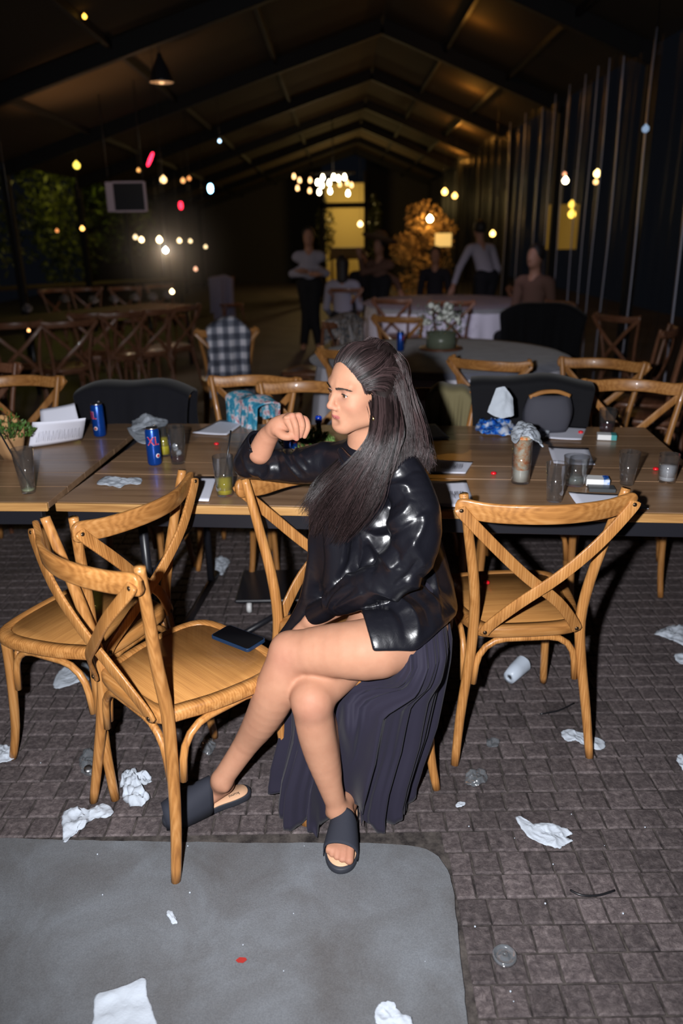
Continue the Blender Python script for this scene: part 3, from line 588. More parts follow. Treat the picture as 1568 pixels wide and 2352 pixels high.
# ------------------------------------------------------------------ organic modelling: distance fields turned into one surface
class Field:
    def __init__(s, lo, hi, res):
        s.lo = np.array(lo, float); s.res = res; s.n = np.ceil((np.array(hi) - s.lo) / res).astype(int) + 1
        s.A = np.full(s.n, .05, np.float32); s.ax = [(s.lo[i] + res * np.arange(s.n[i])).astype(np.float32) for i in range(3)]
    def region(s, lo, hi):
        a = np.clip(np.floor((np.array(lo) - s.lo) / s.res).astype(int), 0, s.n); b = np.clip(np.ceil((np.array(hi) - s.lo) / s.res).astype(int) + 1, 0, s.n)
        if (b <= a).any(): return None
        sl = tuple(slice(a[i], b[i]) for i in range(3))
        return sl, s.ax[0][sl[0]][:, None, None], s.ax[1][sl[1]][None, :, None], s.ax[2][sl[2]][None, None, :]
    def comb(s, sl, d, k, op):
        a = s.A[sl]
        if op == 'u': h = np.clip(.5 + .5 * (a - d) / k, 0, 1); s.A[sl] = a * (1 - h) + d * h - k * h * (1 - h)
        elif op == 's': h = np.clip(.5 - .5 * (a + d) / k, 0, 1); s.A[sl] = a * (1 - h) - d * h + k * h * (1 - h)
        elif op == 'm': s.A[sl] = np.minimum(a, d)
        elif op == 'i': s.A[sl] = np.maximum(a, d)
    def cap(s, a, b, ra, rb=None, k=.012, op='u', flat=None):
        rb = ra if rb is None else rb; a = np.array(a, float); b = np.array(b, float); m = max(ra, rb) + max(k, .02 if op == 'm' else 0) + .012
        if flat is not None: m = m * 1.0
        r = s.region(np.minimum(a, b) - m, np.maximum(a, b) + m)
        if r is None: return
        sl, X, Y_, Z_ = r; ab = b - a; L = max(ab @ ab, 1e-12)
        t = np.clip(((X - a[0]) * ab[0] + (Y_ - a[1]) * ab[1] + (Z_ - a[2]) * ab[2]) / L, 0, 1)
        dx, dy, dz = X - a[0] - t * ab[0], Y_ - a[1] - t * ab[1], Z_ - a[2] - t * ab[2]; q = dx * dx + dy * dy + dz * dz
        if flat is not None:
            n, f = flat; n = np.array(n, float) / np.linalg.norm(n); q = q + (f * f - 1) * (dx * n[0] + dy * n[1] + dz * n[2]) ** 2
        s.comb(sl, (np.sqrt(q) - (ra + (rb - ra) * t)).astype(np.float32), k, op)
    def chain(s, pts, radii, k=.012, op='u', flat=None):
        if len(pts) > 2:
            q = catmull([list(p) + [r] for p, r in zip(pts, radii)], 4); pts = [x[:3] for x in q]; radii = [x[3] for x in q]
        P = np.array(pts, float); m = max(radii) + k + .012; r = s.region(P.min(0) - m, P.max(0) + m)
        if r is None: return
        sl = r[0]; keep = s.A; tmp = Field.__new__(Field); tmp.lo = s.lo + s.res * np.array([x.start for x in sl]); tmp.res = s.res; tmp.n = np.array([x.stop - x.start for x in sl])
        tmp.A = np.full(tmp.n, 1.0, np.float32); tmp.ax = [s.ax[i][sl[i]] for i in range(3)]
        for i in range(len(P) - 1): tmp.cap(P[i], P[i + 1], radii[i], radii[i + 1], .0006, 'm', flat)
        s.comb(sl, tmp.A, k, op)
    def ell(s, c, r, M=None, k=.012, op='u'):
        c = np.array(c, float); m = max(r) + k + .01; g = s.region(c - m, c + m)
        if g is None: return
        sl, X, Y_, Z_ = g; M = np.eye(3) if M is None else np.array(M, float)
        X = X - c[0]; Y_ = Y_ - c[1]; Z_ = Z_ - c[2]; k0 = 0; k1 = 0
        for i in range(3):
            u = X * M[i][0] + Y_ * M[i][1] + Z_ * M[i][2]; k0 = k0 + (u / r[i]) ** 2; k1 = k1 + (u / r[i] ** 2) ** 2
        k0 = np.sqrt(k0); k1 = np.sqrt(k1) + 1e-9
        s.comb(sl, (k0 * (k0 - 1) / k1).astype(np.float32), k, op)
    def plane(s, p, n, k=.01, lo=None, hi=None):
        """cut away the side n points to"""
        g = s.region(s.lo if lo is None else lo, s.lo + s.res * s.n if hi is None else hi); sl, X, Y_, Z_ = g; n = np.array(n, float) / np.linalg.norm(n)
        d = (X - p[0]) * n[0] + (Y_ - p[1]) * n[1] + (Z_ - p[2]) * n[2]; s.comb(sl, -d.astype(np.float32), k, 's')
    def sample(s, P):
        q = (np.array(P) - s.lo) / s.res; i = np.floor(q).astype(int)
        if (i < 0).any() or (i >= s.n - 1).any(): return .05
        f = q - i; v = s.A[i[0]:i[0] + 2, i[1]:i[1] + 2, i[2]:i[2] + 2]
        v = v[0] * (1 - f[0]) + v[1] * f[0]; v = v[0] * (1 - f[1]) + v[1] * f[1]; return float(v[0] * (1 - f[2]) + v[1] * f[2])
    def hit(s, px, py, y0, y1, step=.003):
        d = ray(px, py); t = y0 / d[1]; t1 = y1 / d[1]
        while t < t1:
            P = CAM + d * t
            if s.sample(P) < 0: return P
            t += step
        return None
    def ridges(s, lines, k=.010):
        for pts, r, out, op, yr in lines:
            P = []
            for (px, py) in catmull(pts, 4):
                h = s.hit(px, py, *yr)
                if h is not None: P.append(h - ray(px, py) / np.linalg.norm(ray(px, py)) * out)
            if len(P) > 1:
                n = len(P)
                P = [P[0]] + [(P[i - 1] + 2 * P[i] + P[i + 1]) / 4 for i in range(1, n - 1)] + [P[-1]]
                rr = [r * (.25 + .75 * math.sin(pi * min(1, max(0, (i + .5) / n))) ** .6) for i in range(n)]
                s.pending.append((P, rr, k, op))
        for P, rr, k, op in s.pending: s.chain(P, rr, k, op)
        s.pending = []
    pending = []
    def mesh(s, smooth=1):
        A = s.A; A[0], A[-1] = .05, .05; A[:, 0] = .05; A[:, -1] = .05; A[:, :, 0] = .05; A[:, :, -1] = .05
        I = A < 0; nx, ny, nz = A.shape
        cnt = np.zeros((nx - 1, ny - 1, nz - 1), np.int8)
        for i in (0, 1):
            for j in (0, 1):
                for k in (0, 1): cnt += I[i:nx - 1 + i, j:ny - 1 + j, k:nz - 1 + k]
        act = np.argwhere((cnt > 0) & (cnt < 8)); del cnt
        idx = np.full((nx - 1, ny - 1, nz - 1), -1, np.int32); idx[act[:, 0], act[:, 1], act[:, 2]] = np.arange(len(act))
        cor = [(i, j, k) for i in (0, 1) for j in (0, 1) for k in (0, 1)]
        V = {c: A[act[:, 0] + c[0], act[:, 1] + c[1], act[:, 2] + c[2]] for c in cor}
        S = np.zeros((len(act), 3)); N_ = np.zeros(len(act))
        for c in cor:
            for ax_ in range(3):
                if c[ax_] == 0:
                    e = list(c); e[ax_] = 1; e = tuple(e); a, b = V[c], V[e]; m = (a < 0) != (b < 0)
                    t = np.where(m, a / np.where(m, a - b, 1), 0); P = np.zeros((len(act), 3)); P[:] = c; P[:, ax_] += t; S[m] += P[m]; N_[m] += 1
        co = (act + S / N_[:, None]) * s.res + s.lo
        F_ = []
        for ax_ in range(3):
            sl0 = [slice(1, -1)] * 3; sl1 = [slice(1, -1)] * 3; sl0[ax_] = slice(0, -1); sl1[ax_] = slice(1, None)
            a = I[tuple(sl0)]; b = I[tuple(sl1)]; E = np.argwhere(a != b); ins = a[E[:, 0], E[:, 1], E[:, 2]]
            for q in range(3):
                if q != ax_: E[:, q] += 1
            u, v_ = [(1, 2), (2, 0), (0, 1)][ax_]
            def at(du, dv):
                G = E.copy(); G[:, u] -= du; G[:, v_] -= dv; return idx[G[:, 0], G[:, 1], G[:, 2]]
            Q = np.stack([at(1, 1), at(0, 1), at(0, 0), at(1, 0)], 1); Q[~ins] = Q[~ins][:, ::-1]; F_.append(Q)
        Q = np.concatenate(F_); Q = Q[(Q >= 0).all(1)]
        for _ in range(smooth):
            acc = np.zeros_like(co); c_ = np.zeros(len(co))
            for i in range(4):
                for j in (1, 3):
                    np.add.at(acc, Q[:, i], co[Q[:, (i + j) % 4]]); np.add.at(c_, Q[:, i], 1)
            co = .5 * co + .5 * acc / np.maximum(c_, 1)[:, None]
        return co, Q
def mesh_from(name, co, Q, m=None, parent=None, colors=None):
    me = bpy.data.meshes.new(name); me.vertices.add(len(co)); me.vertices.foreach_set('co', np.asarray(co, np.float32).ravel())
    me.loops.add(Q.size); me.loops.foreach_set('vertex_index', Q.astype(np.int32).ravel()); me.polygons.add(len(Q))
    me.polygons.foreach_set('loop_start', np.arange(0, Q.size, 4, dtype=np.int32)); me.update(calc_edges=True); me.validate()
    if colors is not None:
        a = me.color_attributes.new('Col', 'FLOAT_COLOR', 'POINT'); a.data.foreach_set('color', np.concatenate([colors, np.ones((len(colors), 1))], 1).astype(np.float32).ravel())
    return link(name, me, m, parent)

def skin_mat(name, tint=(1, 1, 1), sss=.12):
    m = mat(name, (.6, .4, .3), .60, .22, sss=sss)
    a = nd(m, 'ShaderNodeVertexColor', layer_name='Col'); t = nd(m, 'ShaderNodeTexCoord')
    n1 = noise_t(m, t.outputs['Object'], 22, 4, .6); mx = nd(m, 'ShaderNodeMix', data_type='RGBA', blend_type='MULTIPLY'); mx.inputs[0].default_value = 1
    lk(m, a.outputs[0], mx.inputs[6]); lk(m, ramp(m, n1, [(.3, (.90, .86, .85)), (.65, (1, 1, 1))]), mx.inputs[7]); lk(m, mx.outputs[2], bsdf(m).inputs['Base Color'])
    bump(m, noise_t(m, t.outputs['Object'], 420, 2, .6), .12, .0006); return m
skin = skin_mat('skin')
SK = np.array([.405, .205, .128])

# ================================================================== the seated woman
woman = thing('person', (.12, 1.9, 0), 'seated woman with long dark hair, black leather shirt and long dark skirt', 'person')
W0 = Vector(woman.location)
def wput(o): o.parent = woman; o.location = Vector(o.location) - W0; return o
yaw = radians(33); hp = radians(4)
fwd = np.array([-cos(yaw), -sin(yaw), 0]); lft = np.array([sin(yaw), -cos(yaw), 0]); upv = np.array([0, 0, 1.])
f2 = fwd * cos(hp) - upv * sin(hp); u2 = upv * cos(hp) + fwd * sin(hp)
tl = radians(3); l2 = lft * cos(tl) - u2 * sin(tl); u2 = u2 * cos(tl) + lft * sin(tl)
HM = np.array([f2, l2, u2]); HS = .0097
HO = np.array(Y(751, 934, 1.84)) - HS * (10.9 * f2 - 3.4 * u2)      # head origin from the tip of the nose
def hl(f, l, u): return HO + HS * (f * HM[0] + l * HM[1] + u * HM[2])
def head_field():
    c = HO + HS * np.array([0, 0, -1]); fl = Field(c - np.array([.135, .135, .19]), c + np.array([.135, .135, .15]), .0017)
    e = lambda c_, r, k=.012, op='u', M=None: fl.ell(hl(*c_), [HS * x for x in r], HM if M is None else M, k, op)
    cp = lambda a, b, ra, rb, k=.008, op='u', flat=None: fl.cap(hl(*a), hl(*b), HS * ra, HS * rb, k, op, flat)
    e((-1.2, 0, 2.4), (9.2, 7.2, 7.8)); e((3.2, 0, -1.6), (5.3, 5.9, 7.6), .02)
    e((4.4, 0, -6.0), (3.9, 4.2, 3.9), .02); e((7.25, 0, -9.0), (1.8, 2.1, 1.65), .018); e((6.7, 0, -6.6), (1.7, 2.8, 2.2), .016)
    for s_ in (1, -1):
        cp((-1.6, 5.6 * s_, -4.0), (0.6, 5.0 * s_, -7.2), 1.3, 1.1, .025); cp((.6, 5.0 * s_, -7.2), (6.2, 1.3 * s_, -9.6), 1.0, 1.2, .028)
        e((5.3, 3.7 * s_, -3.2), (2.2, 2.2, 1.9), .018)                      # cheek
        e((3.0, 3.7 * s_, -5.3), (2.8, 2.1, 3.2), .02)
        cp((7.6, 1.2 * s_, 1.5), (6.5, 4.5 * s_, 1.75), .72, .6, .016)          # brow
        fl.ell(hl(8.45, 3.2 * s_, -.25), [HS * 1.1, HS * 1.7, HS * .95], HM, .012, 's')
        fl.ell(hl(6.75, 3.15 * s_, -.4), [HS * 1.30, HS * 1.45, HS * 1.25], HM, .004)    # lids over the eyeball
        fl.ell(hl(8.5, 3.25 * s_, -.50), [HS * 1.28, HS * 1.5, HS * .52], HM, .0015, 's')   # eye slit
        e((8.75, 1.05 * s_, -4.05), (1.0, .72, .70), .006)                     # nostril wing
        e((9.0, .72 * s_, -4.75), (.42, .28, .3), .003, 's')
        cp((-.7, 7.05 * s_, -.4), (-1.2, 6.9 * s_, -3.3), .9, .45, .006, 'u', (HM[1], 2.2))   # ear
        e((-.8, 7.6 * s_, -1.2), (.5, .5, 1.1), .005, 's')
    cp((7.8, 0, .9), (9.9, 0, -3.1), .62, .75, .010); e((9.9, 0, -3.45), (.9, .82, .78), .008)       # nose
    cp((8.3, 0, -4.9), (8.8, 0, -5.7), .7, .6, .01)
    cp((8.3, -.1, -6.0), (7.3, 2.3, -6.22), .42, .18, .007); cp((8.3, .1, -6.0), (7.3, -2.3, -6.22), .42, .18, .007)
    cp((8.12, -.1, -6.95), (7.2, 2.2, -6.42), .46, .18, .007); cp((8.12, .1, -6.95), (7.2, -2.2, -6.42), .46, .18, .007)
    cp((8.85, 0, -6.45), (7.8, 2.45, -6.30), .09, .06, .0025, 's'); cp((8.85, 0, -6.45), (7.8, -2.45, -6.30), .09, .06, .0025, 's')
    e((8.9, 0, -7.9), (.5, 1.2, .45), .014, 's')
    # neck
    nb = np.array(Y(842, 1046, 1.93)); fl.cap(hl(-2.8, 0, -4), nb, HS * 4.6, HS * 5.2, .02); fl.cap(hl(-.6, 0, -8), nb, HS * 4.0, HS * 4.8, .02)
    return fl
hf = head_field(); hco, hQ = hf.mesh(1)
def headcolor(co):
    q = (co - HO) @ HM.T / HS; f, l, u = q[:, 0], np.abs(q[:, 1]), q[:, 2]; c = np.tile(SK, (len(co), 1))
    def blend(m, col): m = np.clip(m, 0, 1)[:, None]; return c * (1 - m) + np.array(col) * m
    up = -6.0 - .12 * l ** 1.5; c = blend((1.15 - np.hypot(np.maximum(l - .4, 0) / 1.75, (u + 6.42) / .66) ** 2 * 1.15) * 3 * (f > 6.4), (.36, .11, .10))
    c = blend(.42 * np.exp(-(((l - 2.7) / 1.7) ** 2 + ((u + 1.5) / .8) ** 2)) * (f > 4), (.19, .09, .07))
    c = blend(.45 * np.exp(-(((l - 3.2) / 1.8) ** 2 + ((u - .5) / .8) ** 2)) * (f > 4), (.20, .10, .08))  # shade of the eye sockets painted into the skin colour
    c = blend(.35 * np.exp(-((l / 1.7) ** 2 + ((u + 3.8) / 1.1) ** 2)) * (f > 8), (.42, .15, .11))
    c = blend(.25 * np.exp(-(((l - 4.6) / 1.6) ** 2 + ((u + 3.6) / 1.4) ** 2)), (.42, .16, .115)); return c
# body: legs, arms, hands, trunk
def cam_pt(px, py, y): return np.array(Y(px, py, y))
bf = Field((-.56, 1.46, -.01), (.40, 2.24, 1.06), .0032)
hipL, hipR = np.array([.215, 1.81, .565]), np.array([.13, 1.97, .54])
kneeL = np.array(Z(668, 1500, .53)); kneeR = np.array(Z(716, 1607, .435))
thL = np.array(Z(868, 1487, .565))
bf.chain([hipL, thL, np.array(Z(745, 1494, .55)), kneeL], [.068, .080, .066, .054], .02)
bf.ell(np.array(Z(660, 1490, .545)), (.034, .034, .036), None, .02)
ankL = np.array(Z(510, 1790, .115))
lp = [kneeL, np.array(Z(636, 1580, .43)), np.array(Z(606, 1645, .33)), np.array(Z(563, 1712, .215)), ankL]
bf.chain(lp, [.054, .058, .050, .036, .030], .02)
bf.chain([kneeL + [0, .02, -.03], np.array(Z(650, 1600, .39)) + [0, .03, 0], np.array(Z(602, 1670, .28)) + [0, .02, 0]], [.04, .042, .03], .03)
bf.chain([hipR, np.array([.04, 1.84, .485]), kneeR + [.02, .04, .008], kneeR], [.085, .070, .058, .052], .02)
bf.ell(kneeR + [-.002, -.018, .002], (.037, .032, .04), None, .02)
ankR = np.array(Z(774, 1856, .09))
bf.chain([kneeR, np.array(Z(724, 1670, .35)), np.array(Z(738, 1730, .265)), np.array(Z(757, 1800, .17)), ankR], [.050, .050, .046, .034, .026], .02)
bf.chain([kneeR + [0, .03, -.04], np.array(Z(740, 1690, .31)) + [0, .04, 0], np.array(Z(754, 1770, .20)) + [0, .02, 0]], [.04, .042, .03], .03)
# feet. sole frames: heel, toe on the floor
hR, tR = Vector((.008, 1.765, 0)), Z(777, 2012, 0); tR.z = 0
hLf, tLf = Z(575, 1822, 0), Z(374, 1896, 0)
def foot(heel, toe, ank, z0, mirror, ho=0, hz_=0):
    d = (toe - heel); L = d.length; d.normalize(); s = Vector((-d.y, d.x, 0)) * mirror; P = lambda a, b, z: np.array(heel + d * (a * L) + s * b + Vector((0, 0, z0 + z)))
    bf.chain([ank, P(.19 + ho, 0, .045 + hz_), P(.13 + ho, 0, .022 + hz_)], [.026, .026, .025], .012)
    bf.cap(ank, P(.10 + ho, 0, .045 + hz_), .016, .020, .012)
    bf.chain([ank + [0, 0, -.01], P(.40, .002, .034), P(.60, .003, .020), P(.74, 0, .014)], [.024, .027, .023, .017], .02)
    bf.chain([P(.15 + ho, .004, .022 + hz_), P(.5, -.010, .015), P(.72, -.014, .012)], [.022, .017, .014], .012); bf.chain([P(.15 + ho, 0, .022 + hz_), P(.5, .012, .015), P(.74, .018, .012)], [.022, .017, .014], .012)
    for b, a1, r in ((.026, .935, .0125), (.007, .93, .0092), (-.008, .905, .0085), (-.021, .875, .008), (-.032, .84, .0075)):
        bf.chain([P(.70, b * .85, .016), P(.82, b * .97, .019), P(a1 - .015, b, .010)], [r * 1.05, r, r * .98], .0035)
    bf.ell(np.array(ank) + np.array(s) * .023 + [0, 0, -.012], (.010, .010, .012), None, .010); bf.ell(np.array(ank) - np.array(s) * .022 + [0, 0, -.018], (.010, .010, .012), None, .010)
    return P
PR = foot(hR, tR, ankR, .026, 1); PL = foot(hLf, tLf, ankL, .026, 1, .145, .018)
# trunk (under the clothes)
bf.chain([[.165, 1.92, .56], [.12, 1.95, .70], [.085, 1.95, .85], [.075, 1.945, .95]], [.085, .09, .095, .08], .04); bf.cap([.075, 1.945, .95], Y(842, 1040, 1.935), .06, .045, .05)
# right arm resting on the chair back, hand hanging
shR, elR = cam_pt(742, 1062, 2.02), cam_pt(577, 1066, 2.10)
wrR = cam_pt(632, 984, 2.0)
bf.chain([shR, elR], [.042, .036], .02); bf.chain([elR, cam_pt(592, 1038, 2.06)], [.03, .028], .02)
shL, elL, wrL = cam_pt(935, 1085, 1.83), cam_pt(958, 1285, 1.82), cam_pt(715, 1428, 1.885)
bf.chain([shL + [0, .03, -.02], elL + [0, .02, 0], wrL], [.036, .032, .023], .02)
bf.chain([wrL, cam_pt(690, 1452, 1.90), cam_pt(672, 1470, 1.90)], [.023, .024, .02], .012, flat=((0, 1, 0), 1.4))
for k in range(4): bf.chain([cam_pt(675 + 4 * k, 1462 + 5 * k, 1.90), cam_pt(655 + 5 * k, 1480 + 6 * k, 1.905), cam_pt(650 + 6 * k, 1500 + 5 * k, 1.91)], [.009, .0085, .008], .003)
bf.chain([cam_pt(700, 1450, 1.88), cam_pt(690, 1475, 1.875), cam_pt(680, 1490, 1.87)], [.011, .010, .009], .005)
bco, bQ = bf.mesh(2)
def bodycolor(co):
    c = np.tile(SK, (len(co), 1)); 
    for p, r, w in ((kneeL + [-.02, -.05, .01], .05, .35), (kneeR + [0, -.05, 0], .05, .35), (PR(.92, .01, .01), .05, .35), (np.array(PL(.3, 0, .03)), .06, .25), (wrR, .05, .25)):
        m = (w * np.exp(-((co - p) ** 2).sum(1) / r ** 2))[:, None]; c = c * (1 - m) + np.array([.37, .15, .11]) * m
    return c
# right hand, finer
rf = Field(np.minimum(cam_pt(580, 1060, 2.05), cam_pt(715, 935, 1.93)) - .01, np.maximum(cam_pt(580, 1060, 2.08), cam_pt(720, 935, 1.98)) + .03, .0015)
c = cam_pt
rf.chain([c(597, 1040, 2.05), c(612, 1008, 2.035), wrR + [0, .004, 0]], [.033, .030, .0225], .012)
rf.chain([wrR, c(642, 976, 1.995), c(662, 968, 1.99)], [.0225, .025, .022], .014)
rf.chain([c(640, 980, 1.995), c(668, 966, 1.995), c(688, 966, 2.0)], [.020, .018, .015], .012)
rf.chain([c(648, 968, 1.985), c(658, 966, 1.972), c(669, 984, 1.962), c(672, 998, 1.965)], [.0105, .0095, .0088, .0075], .004)
rf.chain([c(658, 961, 1.985), c(670, 958, 1.970), c(679, 980, 1.956), c(681, 1007, 1.962)], [.0105, .0098, .0090, .0075], .003)
rf.chain([c(668, 958, 1.995), c(686, 957, 1.978), c(694, 978, 1.965), c(689, 1001, 1.972)], [.0105, .0098, .0088, .0073], .003)
rf.chain([c(680, 962, 2.0), c(700, 963, 1.99), c(706, 982, 1.978), c(699, 1002, 1.98)], [.0098, .0092, .0085, .0070], .003)
rf.chain([c(636, 988, 1.98), c(650, 1000, 1.965), c(663, 1003, 1.96), c(674, 1001, 1.965)], [.015, .0125, .0105, .0085], .007)
for q in ((658, 959, 1.968), (671, 953, 1.968), (686, 953, 1.975)): rf.ell(c(*q), (.0085, .0085, .006), None, .006)
rco, rQ = rf.mesh(1)
def handcolor(co):
    cc = np.tile(SK * [1.02, .97, .97], (len(co), 1))
    for p in (c(671, 956, 1.96), c(687, 956, 1.965), c(701, 961, 1.98), c(681, 1007, 1.955), c(689, 1001, 1.965)):
        m = (.4 * np.exp(-((co - p) ** 2).sum(1) / .010 ** 2))[:, None]; cc = cc * (1 - m) + np.array([.42, .16, .12]) * m
    return cc
# drop the coarse wrist hidden inside the finer one, then one mesh for the whole body
off1 = len(bco); off2 = off1 + len(hco)
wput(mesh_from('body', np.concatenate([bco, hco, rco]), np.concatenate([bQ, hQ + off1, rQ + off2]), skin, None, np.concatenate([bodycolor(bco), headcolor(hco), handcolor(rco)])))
# eyes
eye_w = mat('eye_white', (.72, .68, .66), .15, .6); iris = mat('iris', (.05, .022, .01), .1, .7); lash_m = mat('lash', (.012, .008, .007), .6); brow_m = mat('brow_hair', (.035, .02, .014), .7)
for s_ in (1, -1):
    ce = hl(6.65, 3.15 * s_, -.42); gz = f2 * cos(.12) - np.array([0, 0, 1]) * .10 + l2 * .05; gz /= np.linalg.norm(gz)
    bm = bmesh.new(); bmesh.ops.create_uvsphere(bm, u_segments=20, v_segments=14, radius=HS * 1.24); o = bm_obj('eyeball', bm, eye_w); o.location = ce; wput(o)
    bm = bmesh.new(); lathe(bm, [(HS * .58, 0), (HS * .5, HS * .10), (HS * .2, HS * .17)], 16); i_ = bm_obj('iris', bm, iris, o); i_.location = Vector(gz) * HS * 1.11; i_.rotation_euler = Vector(gz).to_track_quat('Z', 'Y').to_euler()
    bm = bmesh.new(); P = [hl(6.75 + 1.36 * cos(a) * cos(e_), s_ * (3.15 + 1.38 * math.sin(a)), -.42 + e2) for a, e_, e2 in ((-.85, .1, -.05), (-.45, .2, .24), (0, .25, .36), (.45, .2, .30), (.85, .1, .05), (1.1, 0, -.1))]
    tube(bm, catmull(P, 3), 0, 5, radii=[.0006 + .0009 * math.sin(pi * min(1, (i + 1) / 16)) for i in range(16)]); wput(bm_obj('eyelashes', bm, lash_m))
    bm = bmesh.new(); rn = random.Random(5)
    for k in range(320):
        t = rn.random(); l = 1.0 + 4.0 * t; f = 9.15 - .22 * (l - 1) - .10 * (l - 1) ** 2; u = 1.05 + .7 * math.sin(t * 2.1) - .75 * t + rn.uniform(-.30, .30) * (1 - .6 * t)
        a = Vector(hl(f, l * s_, u)); h_ = None
        p0 = np.array(a); dd = np.array(HM[0]); q = p0 + dd * .01
        for _ in range(40):
            if hf.sample(q) < .0004: break
            q = q - dd * .0006
        b = Vector(q) + Vector(HM[1]) * s_ * HS * rn.uniform(.4, .8) + Vector(HM[2]) * HS * rn.uniform(-.05, .22) + Vector(dd) * .0003
        tube(bm, [Vector(q), b], .00045, 3)
    wput(bm_obj('eyebrow', bm, brow_m))
# small gold jewellery
gold_m = mat('gold', (.9, .62, .22), .2, metal=1)
bm = bmesh.new(); lathe(bm, [(.001, .008), (.0022, .004), (.003, 0), (.0015, -.004)], 10); o = bm_obj('earring', bm, gold_m); o.location = Y(857, 964, 1.79); wput(o)
bm = bmesh.new(); pr_ = [Vector(c(672, 963, 1.9705)) + Vector((cos(a) * .0098, sin(a) * .0098, .3 * cos(a) * .0098 - .001)) for a in np.linspace(0, 2 * pi, 15)]; tube(bm, pr_, .0008, 5); wput(bm_obj('ring', bm, gold_m))

# ---- leather shirt
leather = mat('black_leather', (.006, .006, .009), .33, .6)
tc = nd(leather, 'ShaderNodeTexCoord').outputs['Object']; bump(leather, noise_t(leather, tc, 45, 4, .55, .6), .22, .004)
JB = ((-.40, 1.56, .40), (.40, 2.28, 1.12), .0036)
jf = Field(*JB); sf = Field(*JB); j = cam_pt
jf.chain([[.165, 1.93, .60], [.125, 1.945, .74], [.09, 1.945, .88], [.075, 1.94, .955]], [.130, .118, .118, .10], .04)
jf.chain([j(915, 1075, 1.88), j(752, 1062, 2.0)], [.062, .055], .05); jf.cap([.07, 1.95, .985], j(845, 1032, 1.94), .075, .052, .03)
jf.chain([[.24, 1.93, .56], [.20, 1.96, .72], [.17, 1.98, .88]], [.085, .085, .07], .04)
jf.chain([j(900, 1330, 1.85), j(905, 1400, 1.81)], [.07, .08], .03)
# skirt of the shirt lying over the hip and thigh
jf.chain([j(850, 1480, 1.712), j(870, 1480, 1.712), j(935, 1462, 1.745), j(975, 1436, 1.83)], [.094, .096, .102, .095], .03)
pl_n = np.cross(ray(832, 1405), ray(858, 1500)); pl_n = pl_n if pl_n[0] < 0 else -pl_n
jf.plane(CAM, pl_n, .004, lo=(-.3, 1.56, .40), hi=(.3, 1.83, .66))
pl_n = np.cross(ray(850, 1496), ray(940, 1496)); pl_n = pl_n if pl_n[2] < 0 else -pl_n
jf.plane(CAM, pl_n, .006, lo=(-.1, 1.56, .40), hi=(.45, 1.95, .60)); jf.plane((0, 0, .47), (0, 0, -1), .01)
pl_n = np.cross(ray(955, 1496), ray(1018, 1440)); pl_n = pl_n if pl_n[0] > 0 else -pl_n
jf.plane(CAM, pl_n, .012, lo=(.1, 1.56, .40), hi=(.45, 2.1, .62))
# front panel falling to the left of the knee
jf.chain([j(748, 1160, 1.88), j(742, 1300, 1.90), j(705, 1400, 1.93), j(650, 1462, 1.95)], [.045, .045, .034, .016], .03, flat=((0.2, 1, 0), 1.6))
jf.chain([j(775, 1200, 1.86), j(775, 1330, 1.87)], [.05, .05], .03)
# near sleeve, bloused at the elbow
sf.chain([j(922, 1080, 1.84), j(942, 1130, 1.80), j(952, 1190, 1.765), j(948, 1250, 1.745), j(915, 1310, 1.745), j(850, 1345, 1.77), j(790, 1376, 1.81), j(760, 1390, 1.84)], [.052, .058, .066, .066, .060, .052, .042, .030], .02)
sf.chain([j(760, 1390, 1.84), j(745, 1399, 1.86), j(722, 1412, 1.885)], [.0305, .0325, .0315], .003)
pl_n = j(722, 1412, 1.885) - j(745, 1399, 1.86); sf.plane(j(719, 1413, 1.888), pl_n, .002, lo=(-.2, 1.75, .45), hi=(.0, 2.1, .70))
# far sleeve over the chair back
sf.chain([j(745, 1062, 2.0), j(690, 1070, 2.03), j(620, 1068, 2.08), j(572, 1066, 2.10)], [.058, .050, .046, .042], .02)
sf.chain([j(570, 1066, 2.10), j(578, 1045, 2.085), j(596, 1016, 2.05)], [.040, .040, .0385], .012)
pl_n = wrR - j(590, 1035, 2.06); sf.plane(j(601, 1018, 2.045), pl_n, .002, lo=(-.40, 1.9, 1.0), hi=(-.13, 2.2, 1.12))
sf.cap(j(598, 1024, 2.05), j(616, 985, 2.0), .0345, .036, .002, 's')
h = np.clip(.5 + .5 * (jf.A - sf.A) / .007, 0, 1); jf.A = jf.A * (1 - h) + sf.A * h - .007 * h * (1 - h)
